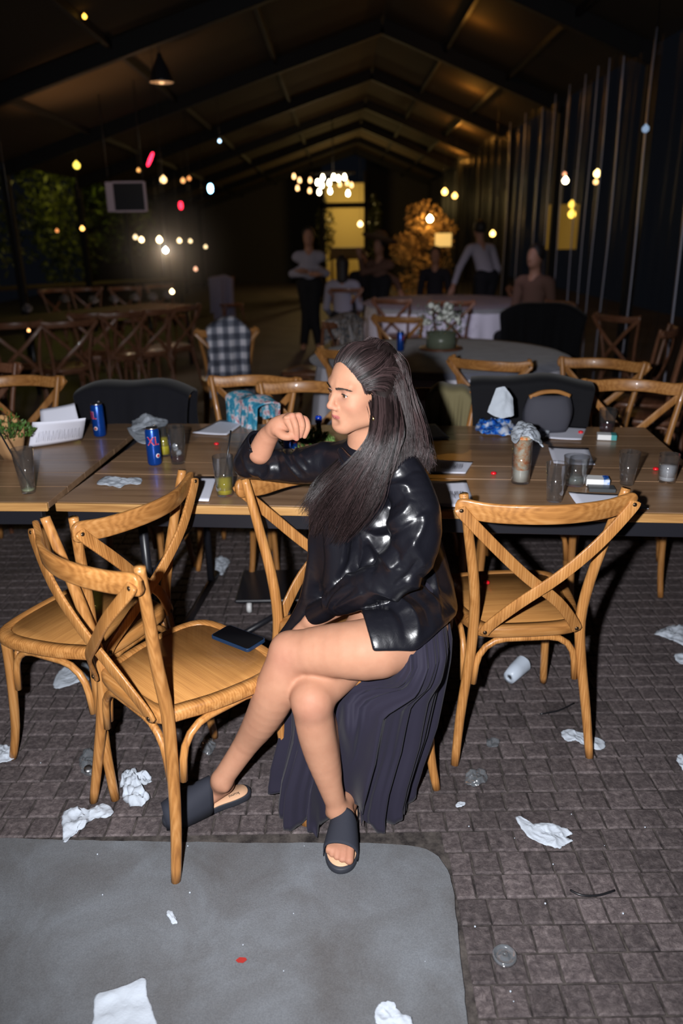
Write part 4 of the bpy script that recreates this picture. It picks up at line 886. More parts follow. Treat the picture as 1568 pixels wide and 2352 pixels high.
# collar
jf.chain([j(782, 1036, 1.87), j(805, 1062, 1.835), j(845, 1062, 1.83), j(885, 1030, 1.87)], [.010, .015, .015, .010], .006)
YR = (1.45, 2.2); YF = (1.9, 2.25)
FOLDS = [  # photo polyline, height, width
 ([(898, 1105), (920, 1072), (955, 1052)], .008, .010), ([(915, 1108), (945, 1082), (965, 1078)], -.006, .010), ([(868, 1130), (895, 1100), (925, 1075)], .006, .010),
 ([(850, 1188), (868, 1145), (900, 1118), (932, 1116), (940, 1130)], .011, .012), ([(845, 1215), (890, 1205), (928, 1178), (944, 1148)], .010, .013), ([(862, 1180), (900, 1158), (930, 1140)], -.009, .014),
 ([(835, 1216), (862, 1232), (900, 1225), (945, 1198), (975, 1168)], -.012, .012), ([(868, 1225), (910, 1215), (955, 1190), (985, 1180)], .008, .009),
 ([(828, 1214), (834, 1250), (828, 1285), (800, 1325), (770, 1350)], .011, .012), ([(846, 1228), (862, 1262), (890, 1292), (900, 1308)], .010, .012), ([(842, 1250), (856, 1285), (852, 1318)], -.011, .015), ([(880, 1240), (915, 1275), (915, 1310)], -.009, .014),
 ([(965, 1180), (972, 1200), (955, 1240), (925, 1280), (895, 1310)], .009, .011), ([(810, 1240), (806, 1290), (775, 1335)], -.008, .012),
 ([(772, 1338), (748, 1362), (742, 1392)], .008, .007), ([(800, 1345), (772, 1368), (752, 1396)], .008, .007), ([(835, 1360), (800, 1378), (765, 1398)], .008, .008), ([(786, 1345), (758, 1368), (748, 1390)], -.007, .006), ([(815, 1352), (784, 1376), (762, 1396)], -.007, .006),
 ([(852, 1356), (895, 1368), (935, 1392), (956, 1425), (958, 1470)], .011, .013), ([(858, 1380), (900, 1395), (925, 1425), (930, 1470)], -.007, .014), ([(925, 1335), (965, 1350), (1000, 1385), (1010, 1420)], .009, .012), ([(940, 1365), (975, 1395), (985, 1440)], -.007, .014),
 ([(945, 1235), (962, 1275), (975, 1300)], .009, .012), ([(960, 1320), (985, 1345), (1000, 1370)], -.006, .010), ([(985, 1290), (1000, 1340), (1010, 1400)], .006, .010),
 ([(905, 1345), (940, 1318), (962, 1280)], -.010, .010), ([(700, 1200), (715, 1280), (695, 1380)], .008, .014), ([(735, 1200), (738, 1290), (728, 1370)], -.008, .014), ([(770, 1205), (780, 1225), (786, 1240)], .006, .007),
 ([(880, 1040), (905, 1070), (900, 1110)], -.006, .012), ([(790, 1090), (800, 1130)], .005, .010)]
FOLDF = [([(645, 1030), (660, 1060), (690, 1098)], .009, .009), ([(668, 1032), (685, 1060), (705, 1085)], .009, .009), ([(655, 1038), (673, 1070)], -.007, .008), ([(618, 1060), (622, 1085), (600, 1098)], .008, .009), ([(585, 1085), (610, 1095), (645, 1098)], .007, .008), ([(632, 1045), (642, 1085)], -.008, .009), ([(690, 1038), (712, 1065)], .007, .009), ([(560, 1050), (570, 1078), (590, 1092)], .006, .008)]
jco, jQ = jf.mesh(1)
def polyd(co, P):
    best = np.full(len(co), 9.0); tt = np.zeros(len(co)); n = len(P) - 1
    for i in range(n):
        a, b = P[i], P[i + 1]; ab = b - a; t = np.clip(((co - a) @ ab) / max(ab @ ab, 1e-12), 0, 1); d = np.linalg.norm(co - a - t[:, None] * ab, axis=1)
        m = d < best; best[m] = d[m]; tt[m] = (i + t[m]) / n
    return best, tt
def normals(co, Q):
    a = np.cross(co[Q[:, 2]] - co[Q[:, 0]], co[Q[:, 3]] - co[Q[:, 1]]); N_ = np.zeros_like(co)
    for i in range(4): np.add.at(N_, Q[:, i], a)
    return N_ / np.maximum(np.linalg.norm(N_, axis=1), 1e-9)[:, None]
def apply_folds(fl, co, Q, folds, yr):
    N_ = normals(co, Q); D = np.zeros(len(co))
    for pts, amp, w in folds:
        P = [fl.hit(px, py, *yr) for px, py in catmull(pts, 4)]; P = [q for q in P if q is not None]
        if len(P) < 2: continue
        P = np.array(P); m = ((co > P.min(0) - 3.5 * w) & (co < P.max(0) + 3.5 * w)).all(1); ix = np.where(m)[0]
        d, t = polyd(co[ix], P); prof = np.exp(-(d / w) ** 1.5) * np.sin(np.clip(pi * (t * .94 + .03), 0, pi)) ** .55; D[ix] += amp * prof
    return co + N_ * D[:, None]
jco = apply_folds(jf, jco, jQ, FOLDS, YR); jco = apply_folds(jf, jco, jQ, FOLDF, YF)
N_ = normals(jco, jQ); wob = np.array([noise.fractal(Vector((p * 16).tolist()), 1, 2, 2) for p in jco]); jco = jco + N_ * (wob * .0012)[:, None]
jk = wput(mesh_from('leather_shirt', jco, jQ, leather))
# cuff seams, pocket flap, snaps on the shirt
def onj(px, py, lift=.001, yr=(1.5, 2.25)):
    h = jf.hit(px, py, *yr, .001)
    if h is None: return None
    return h - ray(px, py) * lift
snap = mat('snap_metal', (.75, .75, .78), .2, metal=1)
def seam(name, pts, r, m, parent):
    P = [onj(*q, .0008) for q in catmull(pts, 5)]; P = [Vector(q) - W0 for q in P if q is not None]
    if len(P) > 2: bm = bmesh.new(); tube(bm, P, r, 5); bm_obj(name, bm, m, parent)
seam('cuff_seam', [(738, 1392), (752, 1404), (758, 1418)], .0014, leather, jk); seam('cuff_seam', [(702, 1408), (716, 1425), (724, 1436)], .0016, leather, jk)
seam('pocket_flap', [(772, 1150), (800, 1158), (838, 1160), (860, 1152)], .0018, leather, jk); seam('hem_stitching', [(856, 1482), (900, 1487), (950, 1483), (990, 1462), (1008, 1430)], .0013, leather, jk)
for q in ((775, 1166), (781, 1172), (746, 1308), (736, 1427), (840, 1417), (982, 1310)):
    p = onj(*q, .0005)
    if p is not None:
        bm = bmesh.new(); lathe(bm, [(.0045, 0), (.0042, .0015), (.002, .0022)], 12); o = bm_obj('snap_button', bm, snap, jk); o.location = Vector(p) - W0; o.rotation_euler = (radians(70), 0, -.3)

# ---- skirt: a full pleated cloth from the hips to the floor
skirt_m = mat('dark_violet_skirt', (.016, .014, .026), .75, .2, sheen=.06)
def skirt():
    n, rows = 260, 40; rn = random.Random(11); ph = [rn.uniform(0, 6.28) for _ in range(8)]
    keys = [(.72, .15, 1.94, .08, .09), (.66, .165, 1.90, .09, .11), (.60, .185, 1.84, .095, .145), (.54, .188, 1.81, .098, .182), (.47, .155, 1.815, .125, .185), (.40, .055, 1.83, .215, .175), (.25, .035, 1.83, .205, .165), (.12, .0, 1.815, .197, .165), (.05, -.010, 1.81, .190, .162), (.008, -.010, 1.805, .188, .165)]
    verts = []; ks = np.array(keys)
    for j_ in range(rows):
        z = .72 - (.72 - .012) * (j_ / (rows - 1)); kk = [np.interp(-z, -ks[:, 0], ks[:, i]) for i in range(1, 5)]; q = max(0, (.64 - z) / .64)
        for i in range(n):
            a = 2 * pi * i / n
            f = q ** .7 * (.011 * math.sin(11 * a + ph[0] + .6 * q) + .008 * math.sin(19 * a + ph[1] - q) + .006 * math.sin(31 * a + ph[2] + 1.5 * q) + .004 * math.sin(47 * a + ph[3]))
            f = f + (math.sin(15 * a + ph[4] + .8 * q + .7 * math.sin(5 * a))) * .009 * q
            x = kk[0] + (kk[2] + f) * cos(a) + .012 * math.sin(3 * q + a * 2) * q; y_ = kk[1] + (kk[3] + f * 1.5) * math.sin(a)
            zz = z + (.05 * max(0, math.sin(4 * a + 1.1)) + .02 * math.sin(9 * a + ph[6])) * max(0, q - .86) / .14
            verts.append((x, y_, max(zz, .006)))
    F_ = np.array([(j_ * n + i, (j_ + 1) * n + i, (j_ + 1) * n + (i + 1) % n, j_ * n + (i + 1) % n) for j_ in range(rows - 1) for i in range(n)])
    V_ = np.array(verts)
    # keep the cloth behind the shins and thighs
    segs = [(kneeR, ankR, .066), (lp[0], lp[1], .07), (lp[1], lp[3], .062), (lp[3], ankL, .045), (ankR, PR(.6, 0, .03), .045), (kneeR, np.array([.04, 1.84, .485]), .07), (kneeL, np.array(Z(868, 1487, .565)), .082)]
    for a, b, r in segs:
        a = np.array(a); b = np.array(b); ab = b - a; t = np.clip(((V_ - a) @ ab) / (ab @ ab), 0, 1); cpt = a + t[:, None] * ab; d = V_ - cpt; lat = np.hypot(d[:, 0], d[:, 2] * .5); m = lat < r
        m = m & ((V_[:, 0] < .105) | (V_[:, 2] < .38)); tgt = cpt[:, 1] + np.sqrt(np.maximum(r ** 2 - lat ** 2, 0)) * .8 + .004; V_[m, 1] = np.maximum(V_[m, 1], tgt[m])
    for _ in range(6):
        Y3 = V_[:, 1].reshape(rows, n); Y3[1:-1] = .5 * Y3[1:-1] + .25 * (Y3[:-2] + Y3[2:]); V_[:, 1] = Y3.ravel()
    o = mesh_from('long_skirt', V_, F_, skirt_m); o.modifiers.new('t', 'SOLIDIFY').thickness = .0015; return wput(o)
skirt()

# ---- slides
fab = mat('charcoal_knit', (.022, .024, .034), .8, .3); tcf = nd(fab, 'ShaderNodeTexCoord').outputs['Object']; bump(fab, noise_t(fab, tcf, 700, 2, .5), .5, .001)
insole = mat('tan_insole', (.56, .33, .20), .6); sole_m = mat('dark_sole', (.02, .022, .03), .6)
def slide(heel, toe, mirror, z0, strap, hgt):
    d = (toe - heel); L = d.length; d.normalize(); s = Vector((-d.y, d.x, 0)) * mirror
    base = Vector((heel.x, heel.y, 0)); P = lambda a, b, z: base + d * (a * L) + s * b + Vector((0, 0, z))
    ol = [(0, 0), (.02, .018), (.08, .029), (.2, .033), (.4, .032), (.6, .040), (.76, .045), (.88, .041), (.96, .029), (1.0, .010), (.995, -.008), (.95, -.024), (.86, -.037), (.74, -.043), (.6, -.039), (.4, -.031), (.2, -.031), (.08, -.027), (.02, -.017)]
    ol = [tuple(p) for p in catmull(ol, 3, True)]
    root = bpy.data.objects.new('slide_sandal', None); COL.objects.link(root); wput(root); root.location = base - W0
    def plate(name, k, za, zb, m):
        bm = bmesh.new(); rg = []
        for kk, z in ((k * .985, za), (k, za + .002), (k, zb - .002), (k * .985, zb)): rg.append([bm.verts.new(P(.5 + (a - .5) * kk, b * kk, z) - base) for a, b in ol])
        n = len(ol)
        for x, y_ in zip(rg, rg[1:]):
            for i in range(n): bm.faces.new((x[i], x[(i + 1) % n], y_[(i + 1) % n], y_[i]))
        bm.faces.new(rg[0][::-1]); bm.faces.new(rg[-1]); bm_obj(name, bm, m, root)
    plate('sole', 1, 0.004, .022, sole_m); plate('insole', .93, .0215, z0 + .0005, insole)
    bm = bmesh.new(); a0, a1 = strap; G_ = []
    for i in range(13):
        t = i / 12; a = a0 + (a1 - a0) * t; w = np.interp(a, [.4, .6, .76, .9, .98], [.033, .041, .046, .040, .030]); h = hgt * (1.0 - .36 * t)
        row = []
        for k in range(17):
            th = pi * k / 16; sk = .03 * cos(th); row.append(bm.verts.new(P(a + sk * .6 - .02 * math.sin(th) * (1 - 2 * t), w * cos(th), .008 + (h - .008) * math.sin(th) ** .55) - base))
        G_.append(row)
    for x, y_ in zip(G_, G_[1:]):
        for k in range(16): bm.faces.new((x[k], x[k + 1], y_[k + 1], y_[k]))
    o = bm_obj('strap', bm, fab, root); sm = o.modifiers.new('s', 'SOLIDIFY'); sm.thickness = .003; sm.offset = 1
    return root, P, base, d, s
slR = slide(hR, tR, 1, .026, (.46, .80), .100); slL = slide(hLf, tLf, 1, .026, (.46, .97), .104)
def text_mesh(txt, size, m, extrude=.0002):
    cu = bpy.data.curves.new('t', 'FONT'); cu.body = txt; cu.size = size; cu.align_x = 'CENTER'; cu.align_y = 'CENTER'; cu.extrude = extrude; cu.resolution_u = 3
    o = bpy.data.objects.new('t', cu); me = bpy.data.meshes.new_from_object(o); bpy.data.objects.remove(o); me.materials.clear(); me.materials.append(m); return me
o = bpy.data.objects.new('lettering', text_mesh('kumi', .017, mat('print_black', (.02, .02, .02), .6))); COL.objects.link(o); o.parent = slL[0]
rt, P, base, d, s = slL; o.location = Z(537, 1825, .0285) - base; o.rotation_euler = (0, 0, math.atan2(d.y, d.x) + pi + radians(0) + pi)
# ---- hair: dark cap plus combed strands
hair_m = mat('dark_brown_hair', (.016, .010, .010), .36, .5)
tH = nd(hair_m, 'ShaderNodeVertexColor', layer_name='Col'); lk(hair_m, tH.outputs[0], bsdf(hair_m).inputs['Base Color'])
hz = Field(HO - [.16, .16, .42], HO + [.24, .16, .17], .003)
E_ = lambda c_, r, k=.02, op='u': hz.ell(hl(*c_), [HS * x for x in r], HM, k, op)
E_((-1.7, 0, 2.4), (9.2, 7.6, 7.95)); E_((-4.6, 0, 7.7), (3.8, 4.0, 3.0), .03); E_((-5.8, 0, 2), (4.6, 6.0, 6.5), .04)
pn = HM[0] * 12.5 - HM[2] * 6.3; hz.plane(hl(6.6, 0, 9.3), pn, .012)
hz.plane(hl(0, 0, -3.5), -HM[2], .01)
hz.chain([hl(-6, 1, 0), hl(-8, 2, -8), j(940, 1010, 1.90), j(930, 1050, 1.87)], [.045, .045, .036, .015], .03)
hz.chain([hl(-2.5, 6.5, 2), hl(-1.8, 7.0, -4), j(868, 1010, 1.80), j(820, 1085, 1.785), j(780, 1150, 1.80), j(758, 1215, 1.815)], [.018, .020, .022, .024, .018, .006], .03)
zco, zQ = hz.mesh(2)
verts = []; faces = []; cols = []
def strand(P, r, col, sides=3):
    global verts
    P = [np.array(p) for p in P]; n = len(P); b0 = len(verts); 
    for i, p in enumerate(P):
        t = P[min(i + 1, n - 1)] - P[max(i - 1, 0)]; t /= np.linalg.norm(t) + 1e-9; a = np.cross(t, (0.3, 1, .2)); a /= np.linalg.norm(a) + 1e-9; b = np.cross(t, a); k = r * (1 - .75 * (i / (n - 1)) ** 2)
        for q in range(sides):
            an = 2 * pi * q / sides; verts.append(p + (a * cos(an) + b * math.sin(an)) * k); cols.append(col)
    for i in range(n - 1):
        for q in range(sides): faces.append((b0 + i * sides + q, b0 + i * sides + (q + 1) % sides, b0 + (i + 1) * sides + (q + 1) % sides, b0 + (i + 1) * sides + q))
rh = random.Random(3)
def locks(guides, n, r, jit, lift=.0, clump=9, curl=.004):
    """guides: ordered list of equal-length point lists; strands blend between neighbours"""
    G_ = [np.array(catmull(g, 4)) for g in guides]; m = min(len(g) for g in G_); G_ = [g[:m] for g in G_]
    for _ in range(n // clump):
        u = rh.random() * (len(G_) - 1); i = min(int(u), len(G_) - 2); f = u - i; base = G_[i] * (1 - f) + G_[i + 1] * f
        ph_ = rh.uniform(0, 6.28); fr = rh.uniform(.9, 2.8); off = np.array([rh.gauss(0, jit), rh.gauss(0, jit * .6), rh.gauss(0, jit)]); tone = rh.uniform(.5, 2.0) ** 1.7
        for _k in range(clump):
            o2 = off + np.array([rh.gauss(0, .0032), rh.gauss(0, .0028), rh.gauss(0, .0032)]); cut = max(6, int(m * (1 - .42 * rh.random() ** 1.6))); t = np.linspace(0, 1, m)[:, None]
            w_ = np.array([math.sin(ph_ + fr * 6.28 * x) for x in t[:, 0]])[:, None] * curl * t
            P = base + o2 * (.25 + .75 * t ** .7) + w_ * np.array([.8, .3, .3]) + np.array([rh.gauss(0, .003), rh.gauss(0, .003), 0]) * t ** 2
            c_ = np.array([.0155, .0095, .0095]) * tone * rh.uniform(.8, 1.3); strand(P[:cut], r * rh.uniform(.7, 1.25), tuple(c_))
h_ = hl
# crown: combed back into the tie, then falling behind
tie = (-6.4, 1.5, 7.6)
def surf(f, l, u, lift=.25):
    c0_ = np.array([-1.7, 0, 2.5]); v_ = np.array([f, l, u], float) - c0_; k = math.sqrt((v_[0] / 9.3) ** 2 + (v_[1] / 7.7) ** 2 + (v_[2] / 7.95) ** 2); return hl(*(c0_ + v_ / k * (1 + lift / 9)))
crown = [[surf(6.9, a, b), surf(5.0, a * 1.15, b + 2.2, .5), surf(1.5, a * 1.1 + .3, b + 3.5, .8), hl(-1.6, a * .8 + .5, 10.7 - abs(a) * .3), hl(-4.0, a * .5 + .7, 10.7 - abs(a) * .25), hl(*tie)] for a, b in ((-3.8, 6.2), (-2.2, 7.3), (0, 7.9), (2.2, 7.4), (3.8, 6.6))]
side = [[surf(6.3, 5.0, 5.4), surf(4.4, 6.5, 6.9, .4), surf(1.5, 7.5, 8.0, .6), surf(-2, 7.0, 9.3, .7), hl(-4.6, 4.0, 8.9), hl(*tie)],
        [surf(5.2, 6.2, 3.4), surf(2.6, 7.4, 4.8, .4), surf(-.5, 8, 6.2, .6), surf(-4, 6.6, 8.0, .6), hl(-5.6, 4.0, 8.0), hl(*tie)],
        [surf(3.6, 7.0, 1.2), surf(1.0, 8, 2.3, .4), surf(-1.5, 8.2, 4.0, .6), surf(-5, 6.5, 6.2, .6), hl(-6.2, 4.0, 6.8), hl(*tie)]]
locks(crown + side, 2900, .00075, .0018, curl=.001)
# from temple and behind the ear, falling over the near shoulder and chest
near = [[surf(3.0, 7.2, 1.0), surf(1.0, 7.8, -2.5, .4), j(858, 985, 1.785), j(838, 1030, 1.77), j(795, 1085, 1.765), j(752, 1130, 1.775), j(712, 1180, 1.80)],
        [surf(2.2, 7.6, 2.0), surf(-.2, 8.1, -2.0, .6), j(868, 990, 1.78), j(852, 1040, 1.76), j(815, 1100, 1.755), j(778, 1160, 1.765), j(742, 1225, 1.785)],
        [surf(.5, 8.0, 3.0), surf(-1.6, 8.3, -2.0, .8), j(882, 990, 1.78), j(868, 1050, 1.758), j(836, 1120, 1.75), j(800, 1185, 1.76), j(762, 1262, 1.785)],
        [surf(-2, 8.0, 4.0), surf(-3.2, 8.0, -1.0, 1.0), j(900, 985, 1.785), j(888, 1050, 1.765), j(862, 1120, 1.752), j(832, 1185, 1.752), j(790, 1240, 1.775)],
        [surf(-4, 7.0, 5.0), surf(-5, 7.0, -1.0, 1.0), j(918, 985, 1.80), j(910, 1040, 1.785), j(888, 1090, 1.775), j(858, 1150, 1.762), j(815, 1205, 1.77)]]
locks(near, 3200, .0007, .0075, curl=.014)
under = [[surf(3.0, 7.2, .5), surf(0, 8.2, 1.0, .5), surf(-3.2, 8, -.5, .7), j(905, 985, 1.80), j(900, 1050, 1.78), j(885, 1110, 1.77)], [surf(3.4, 6.9, 2.5), surf(0, 8.2, 3.5, .6), surf(-4, 7.4, 1.5, .9), j(925, 975, 1.83), j(925, 1040, 1.81), j(910, 1100, 1.79)], [surf(2.0, 7.2, 5.5), surf(-2, 7.6, 5.5, .8), surf(-6, 6.4, 3.0, 1.0), j(940, 975, 1.85), j(945, 1030, 1.83), j(940, 1085, 1.82)]]
locks(under, 1500, .0007, .004, curl=.005)
over = [[surf(3.4, 7.0, .8, .3), surf(.5, 8, 1.0, .8), surf(-1.5, 8.0, -.5, .9), surf(-2.0, 8.0, -4.5, 1.0), j(885, 1010, 1.79), j(872, 1060, 1.77)], [surf(4.0, 6.8, 1.8, .3), surf(1, 8, 2.5, .9), surf(-2.0, 7.8, 1.5, 1.0), surf(-3.6, 7.6, -2.5, 1.1), j(905, 1005, 1.80), j(898, 1055, 1.78)], [surf(3.6, 7.0, 3.2, .3), surf(.2, 7.8, 4.2, .9), surf(-3.0, 7.6, 3.5, 1.1), surf(-4.6, 7.2, 0, 1.2), j(922, 1000, 1.82), j(920, 1050, 1.80)]]
locks(over, 900, .0007, .003, curl=.003)
cap_ = [[hl(*tie), surf(-5.5, 4.5, 6.5, .9), surf(-6.2, 5.5, 3, 1.2), j(925, 960, 1.86), j(935, 1020, 1.84)], [hl(*tie), surf(-7.5, 3.5, 6.0, .9), surf(-8.4, 3.8, 2.5, 1.2), j(940, 960, 1.90), j(950, 1020, 1.88)], [hl(-5.5, -1.5, 8.3), surf(-8, -1, 6.5, .8), surf(-9.6, -.5, 2.5, 1.2), j(948, 960, 1.94), j(960, 1020, 1.91)]]
locks(cap_, 900, .0007, .003, curl=.004)
wisp = [[surf(4.5, 6.4, 3.4), surf(3.2, 7.3, 0, .3), surf(2.2, 7.4, -3.6, .3), j(862, 990, 1.775), j(850, 1040, 1.765), j(822, 1090, 1.76)], [surf(4.9, 6.0, 4.4), surf(3.9, 7.0, .4, .3), surf(2.9, 7.1, -3.2, .3), j(858, 985, 1.775), j(846, 1035, 1.765), j(818, 1080, 1.76)]]
locks(wisp, 70, .0006, .0015, clump=5)
back = [[hl(*tie), hl(-8.6, 5.0, 5.0), j(925, 930, 1.87), j(935, 985, 1.85), j(935, 1030, 1.835), j(925, 1075, 1.83), j(905, 1120, 1.80)],
        [hl(*tie), hl(-10, 3.6, 5.5), j(942, 925, 1.90), j(955, 985, 1.87), j(962, 1030, 1.85), j(955, 1060, 1.845), j(945, 1090, 1.83)],
        [hl(*tie), hl(-10.6, 1.5, 5.0), j(950, 925, 1.93), j(965, 985, 1.90), j(975, 1030, 1.87), j(982, 1055, 1.86), j(985, 1080, 1.85)],
        [hl(*tie), hl(-10.8, -1, 4.0), j(948, 930, 1.96), j(962, 990, 1.93), j(968, 1030, 1.90), j(970, 1050, 1.89), j(965, 1065, 1.88)]]
locks(back, 2200, .0007, .0075, curl=.012)
far = [[hl(-2, -5, -5), j(812, 1030, 1.93), j(775, 1062, 1.90), j(738, 1100, 1.87), j(712, 1135, 1.85), j(690, 1172, 1.845)],
       [hl(-2, -4, -6), j(822, 1035, 1.92), j(790, 1075, 1.88), j(755, 1120, 1.85), j(728, 1160, 1.84), j(705, 1200, 1.84)],
       [hl(-2, -3, -7), j(830, 1045, 1.91), j(805, 1090, 1.86), j(775, 1140, 1.83), j(745, 1190, 1.82), j(722, 1240, 1.83)]]
locks(far, 1200, .0007, .008, curl=.013)
# the tie and bump
for k in range(26):
    a = rh.uniform(-3, 4.5); locks([[hl(-2.2, a, 9.9), hl(-4.0, a * .9, 11.2), hl(-6.2, a * .6 + .5, 10.0), hl(-6.8, a * .3 + 1, 7.8)]] * 2, 12, .0007, .0012, clump=6, curl=.001)
V_ = np.array(verts); Q_ = np.array(faces) + len(zco)
cc = np.concatenate([np.tile([.012, .008, .0075], (len(zco), 1)), np.array(cols)])
hair = wput(mesh_from('hair', np.concatenate([zco, V_]), np.concatenate([zQ, Q_]), hair_m, None, cc))
# ================================================================== things on the tables
TZ = .7515
paper = mat('white_paper', (.74, .75, .86), .75, .2); tissue = mat('white_tissue', (.43, .47, .53), .85, .15)
bump(tissue, noise_t(tissue, nd(tissue, 'ShaderNodeTexCoord').outputs['Object'], 120, 4, .6), .5, .003)
ink = mat('grey_ink', (.33, .33, .38), .8)
def thin(name, tint=(.985, .99, 1), gloss=.035, rough=.05, diff=0.0):
    """thin-walled clear material: mostly see-through with mirror reflections"""
    m = bpy.data.materials.new(name); m.use_nodes = True; m.node_tree.nodes.clear(); tr = nd(m, 'ShaderNodeBsdfTransparent'); tr.inputs[0].default_value = (*tint, 1)
    gl = nd(m, 'ShaderNodeBsdfGlossy'); gl.inputs['Roughness'].default_value = rough; lw = nd(m, 'ShaderNodeLayerWeight'); lw.inputs[0].default_value = .35
    mr = nd(m, 'ShaderNodeMapRange'); mr.inputs[3].default_value = gloss; mr.inputs[4].default_value = .75; lk(m, lw.outputs['Facing'], mr.inputs[0])
    mx = nd(m, 'ShaderNodeMixShader'); lk(m, mr.outputs[0], mx.inputs[0]); lk(m, tr.outputs[0], mx.inputs[1]); lk(m, gl.outputs[0], mx.inputs[2]); last = mx.outputs[0]
    if diff:
        df = nd(m, 'ShaderNodeBsdfDiffuse'); df.inputs[0].default_value = (.7, .78, .85, 1); m2 = nd(m, 'ShaderNodeMixShader'); m2.inputs[0].default_value = diff; lk(m, last, m2.inputs[1]); lk(m, df.outputs[0], m2.inputs[2]); last = m2.outputs[0]
    ou = nd(m, 'ShaderNodeOutputMaterial'); lk(m, last, ou.inputs[0]); MATS[name] = m; return m
glass = thin('clear_glass', diff=.012); plastic = thin('clear_plastic', gloss=.14, rough=.10, diff=.06)
def sheet(quad, label, group, z=TZ, print_=None, name='menu_card', rise=None):
    P = [Z(px, py, z + .001) for px, py in quad]
    if rise: P = [p if r is None else Y(q[0], q[1], r) for p, q, r in zip(P, quad, rise)]
    c = sum(P, Vector()) / len(P); t = thing(name, c, label, 'menu', group)
    bm = bmesh.new(); n = 8; G_ = []
    rn = random.Random(label); a_ = rn.uniform(.0, .004)
    for i in range(n + 1):
        G_.append([bm.verts.new((P[0].lerp(P[1], k / n)).lerp(P[3].lerp(P[2], k / n), i / n) - c + Vector((0, 0, .0012 + a_ * (2 * k / n - 1) ** 2 * (2 * i / n - 1) ** 2))) for k in range(n + 1)])
    for i in range(n):
        for k in range(n): bm.faces.new((G_[i][k], G_[i][k + 1], G_[i + 1][k + 1], G_[i + 1][k]))
    o = bm_obj('sheet', bm, paper, t); o.modifiers.new('s', 'SOLIDIFY').thickness = .0012
    if print_:
        u0, v0, u1, v1 = print_; bm = bmesh.new()
        nz = (P[1] - P[0]).cross(P[3] - P[0]).normalized(); nz = nz if nz.dot(Vector(CAM) - c) > 0 else -nz
        for k in range(9):   # an illegible drawn flourish
            q = []
            for m_ in range(10):
                u = u0 + (u1 - u0) * (k + .9 * m_ / 9 + rn.uniform(-.1, .1)) / 9; v_ = v0 + (v1 - v0) * (.5 + .42 * math.sin(m_ * 1.3 + k * 2.1))
                q.append(P[0].lerp(P[1], u).lerp(P[3].lerp(P[2], u), v_) - c + nz * .0042)
            tube(bm, q, .0005, 4)
        bm_obj('print', bm, ink, t)
    return t
GM = 'white menu cards on the trestle tables'
sheet([(505, 966), (562, 970), (520, 1001), (442, 996)], 'white menu card flat at the table back edge before the blue floral cloth', GM)
sheet([(431, 1095), (497, 1096), (479, 1153), (411, 1149)], 'white menu card flat at the front edge left of the yellow drink', GM)
sheet([(960, 974), (1000, 976), (1033, 1008), (975, 1009)], 'white menu card flat just right of the womans neck', GM)
sheet([(980, 1055), (1086, 1061), (1068, 1088), (986, 1086)], 'white menu card flat right of the womans shoulder, middle one', GM, print_=(.3, .2, .85, .8))
sheet([(985, 1107), (1070, 1105), (1098, 1141), (1062, 1166)][:0] or [(985, 1107), (1070, 1106), (1092, 1166), (990, 1164)], 'white menu card at the front edge left of the right-hand chair rail', GM, print_=(.45, .4, .85, .75))
sheet([(1263, 977), (1346, 984), (1334, 1012), (1255, 1008)], 'white menu card at the back right edge with a red sweet on it', GM)
sheet([(1258, 1027), (1350, 1031), (1366, 1070), (1271, 1066)], 'white menu card behind the wide tumbler', GM)
sheet([(1304, 1132), (1458, 1139), (1489, 1172), (1332, 1171)], 'white menu card under the right-hand chair rail at the front edge', GM)
t = sheet([(75, 972), (197, 962), (188, 1012), (66, 1029)], 'printed menu card leaning upright beside the left kraft flower bag, front one', GM, print_=(.12, .3, .95, .85), rise=(3.02, 3.02, None, None))
t = sheet([(92, 942), (171, 928), (186, 985), (96, 998)], 'plain menu card leaning upright behind the printed one at left', GM, rise=(3.22, 3.22, 3.12, 3.12))
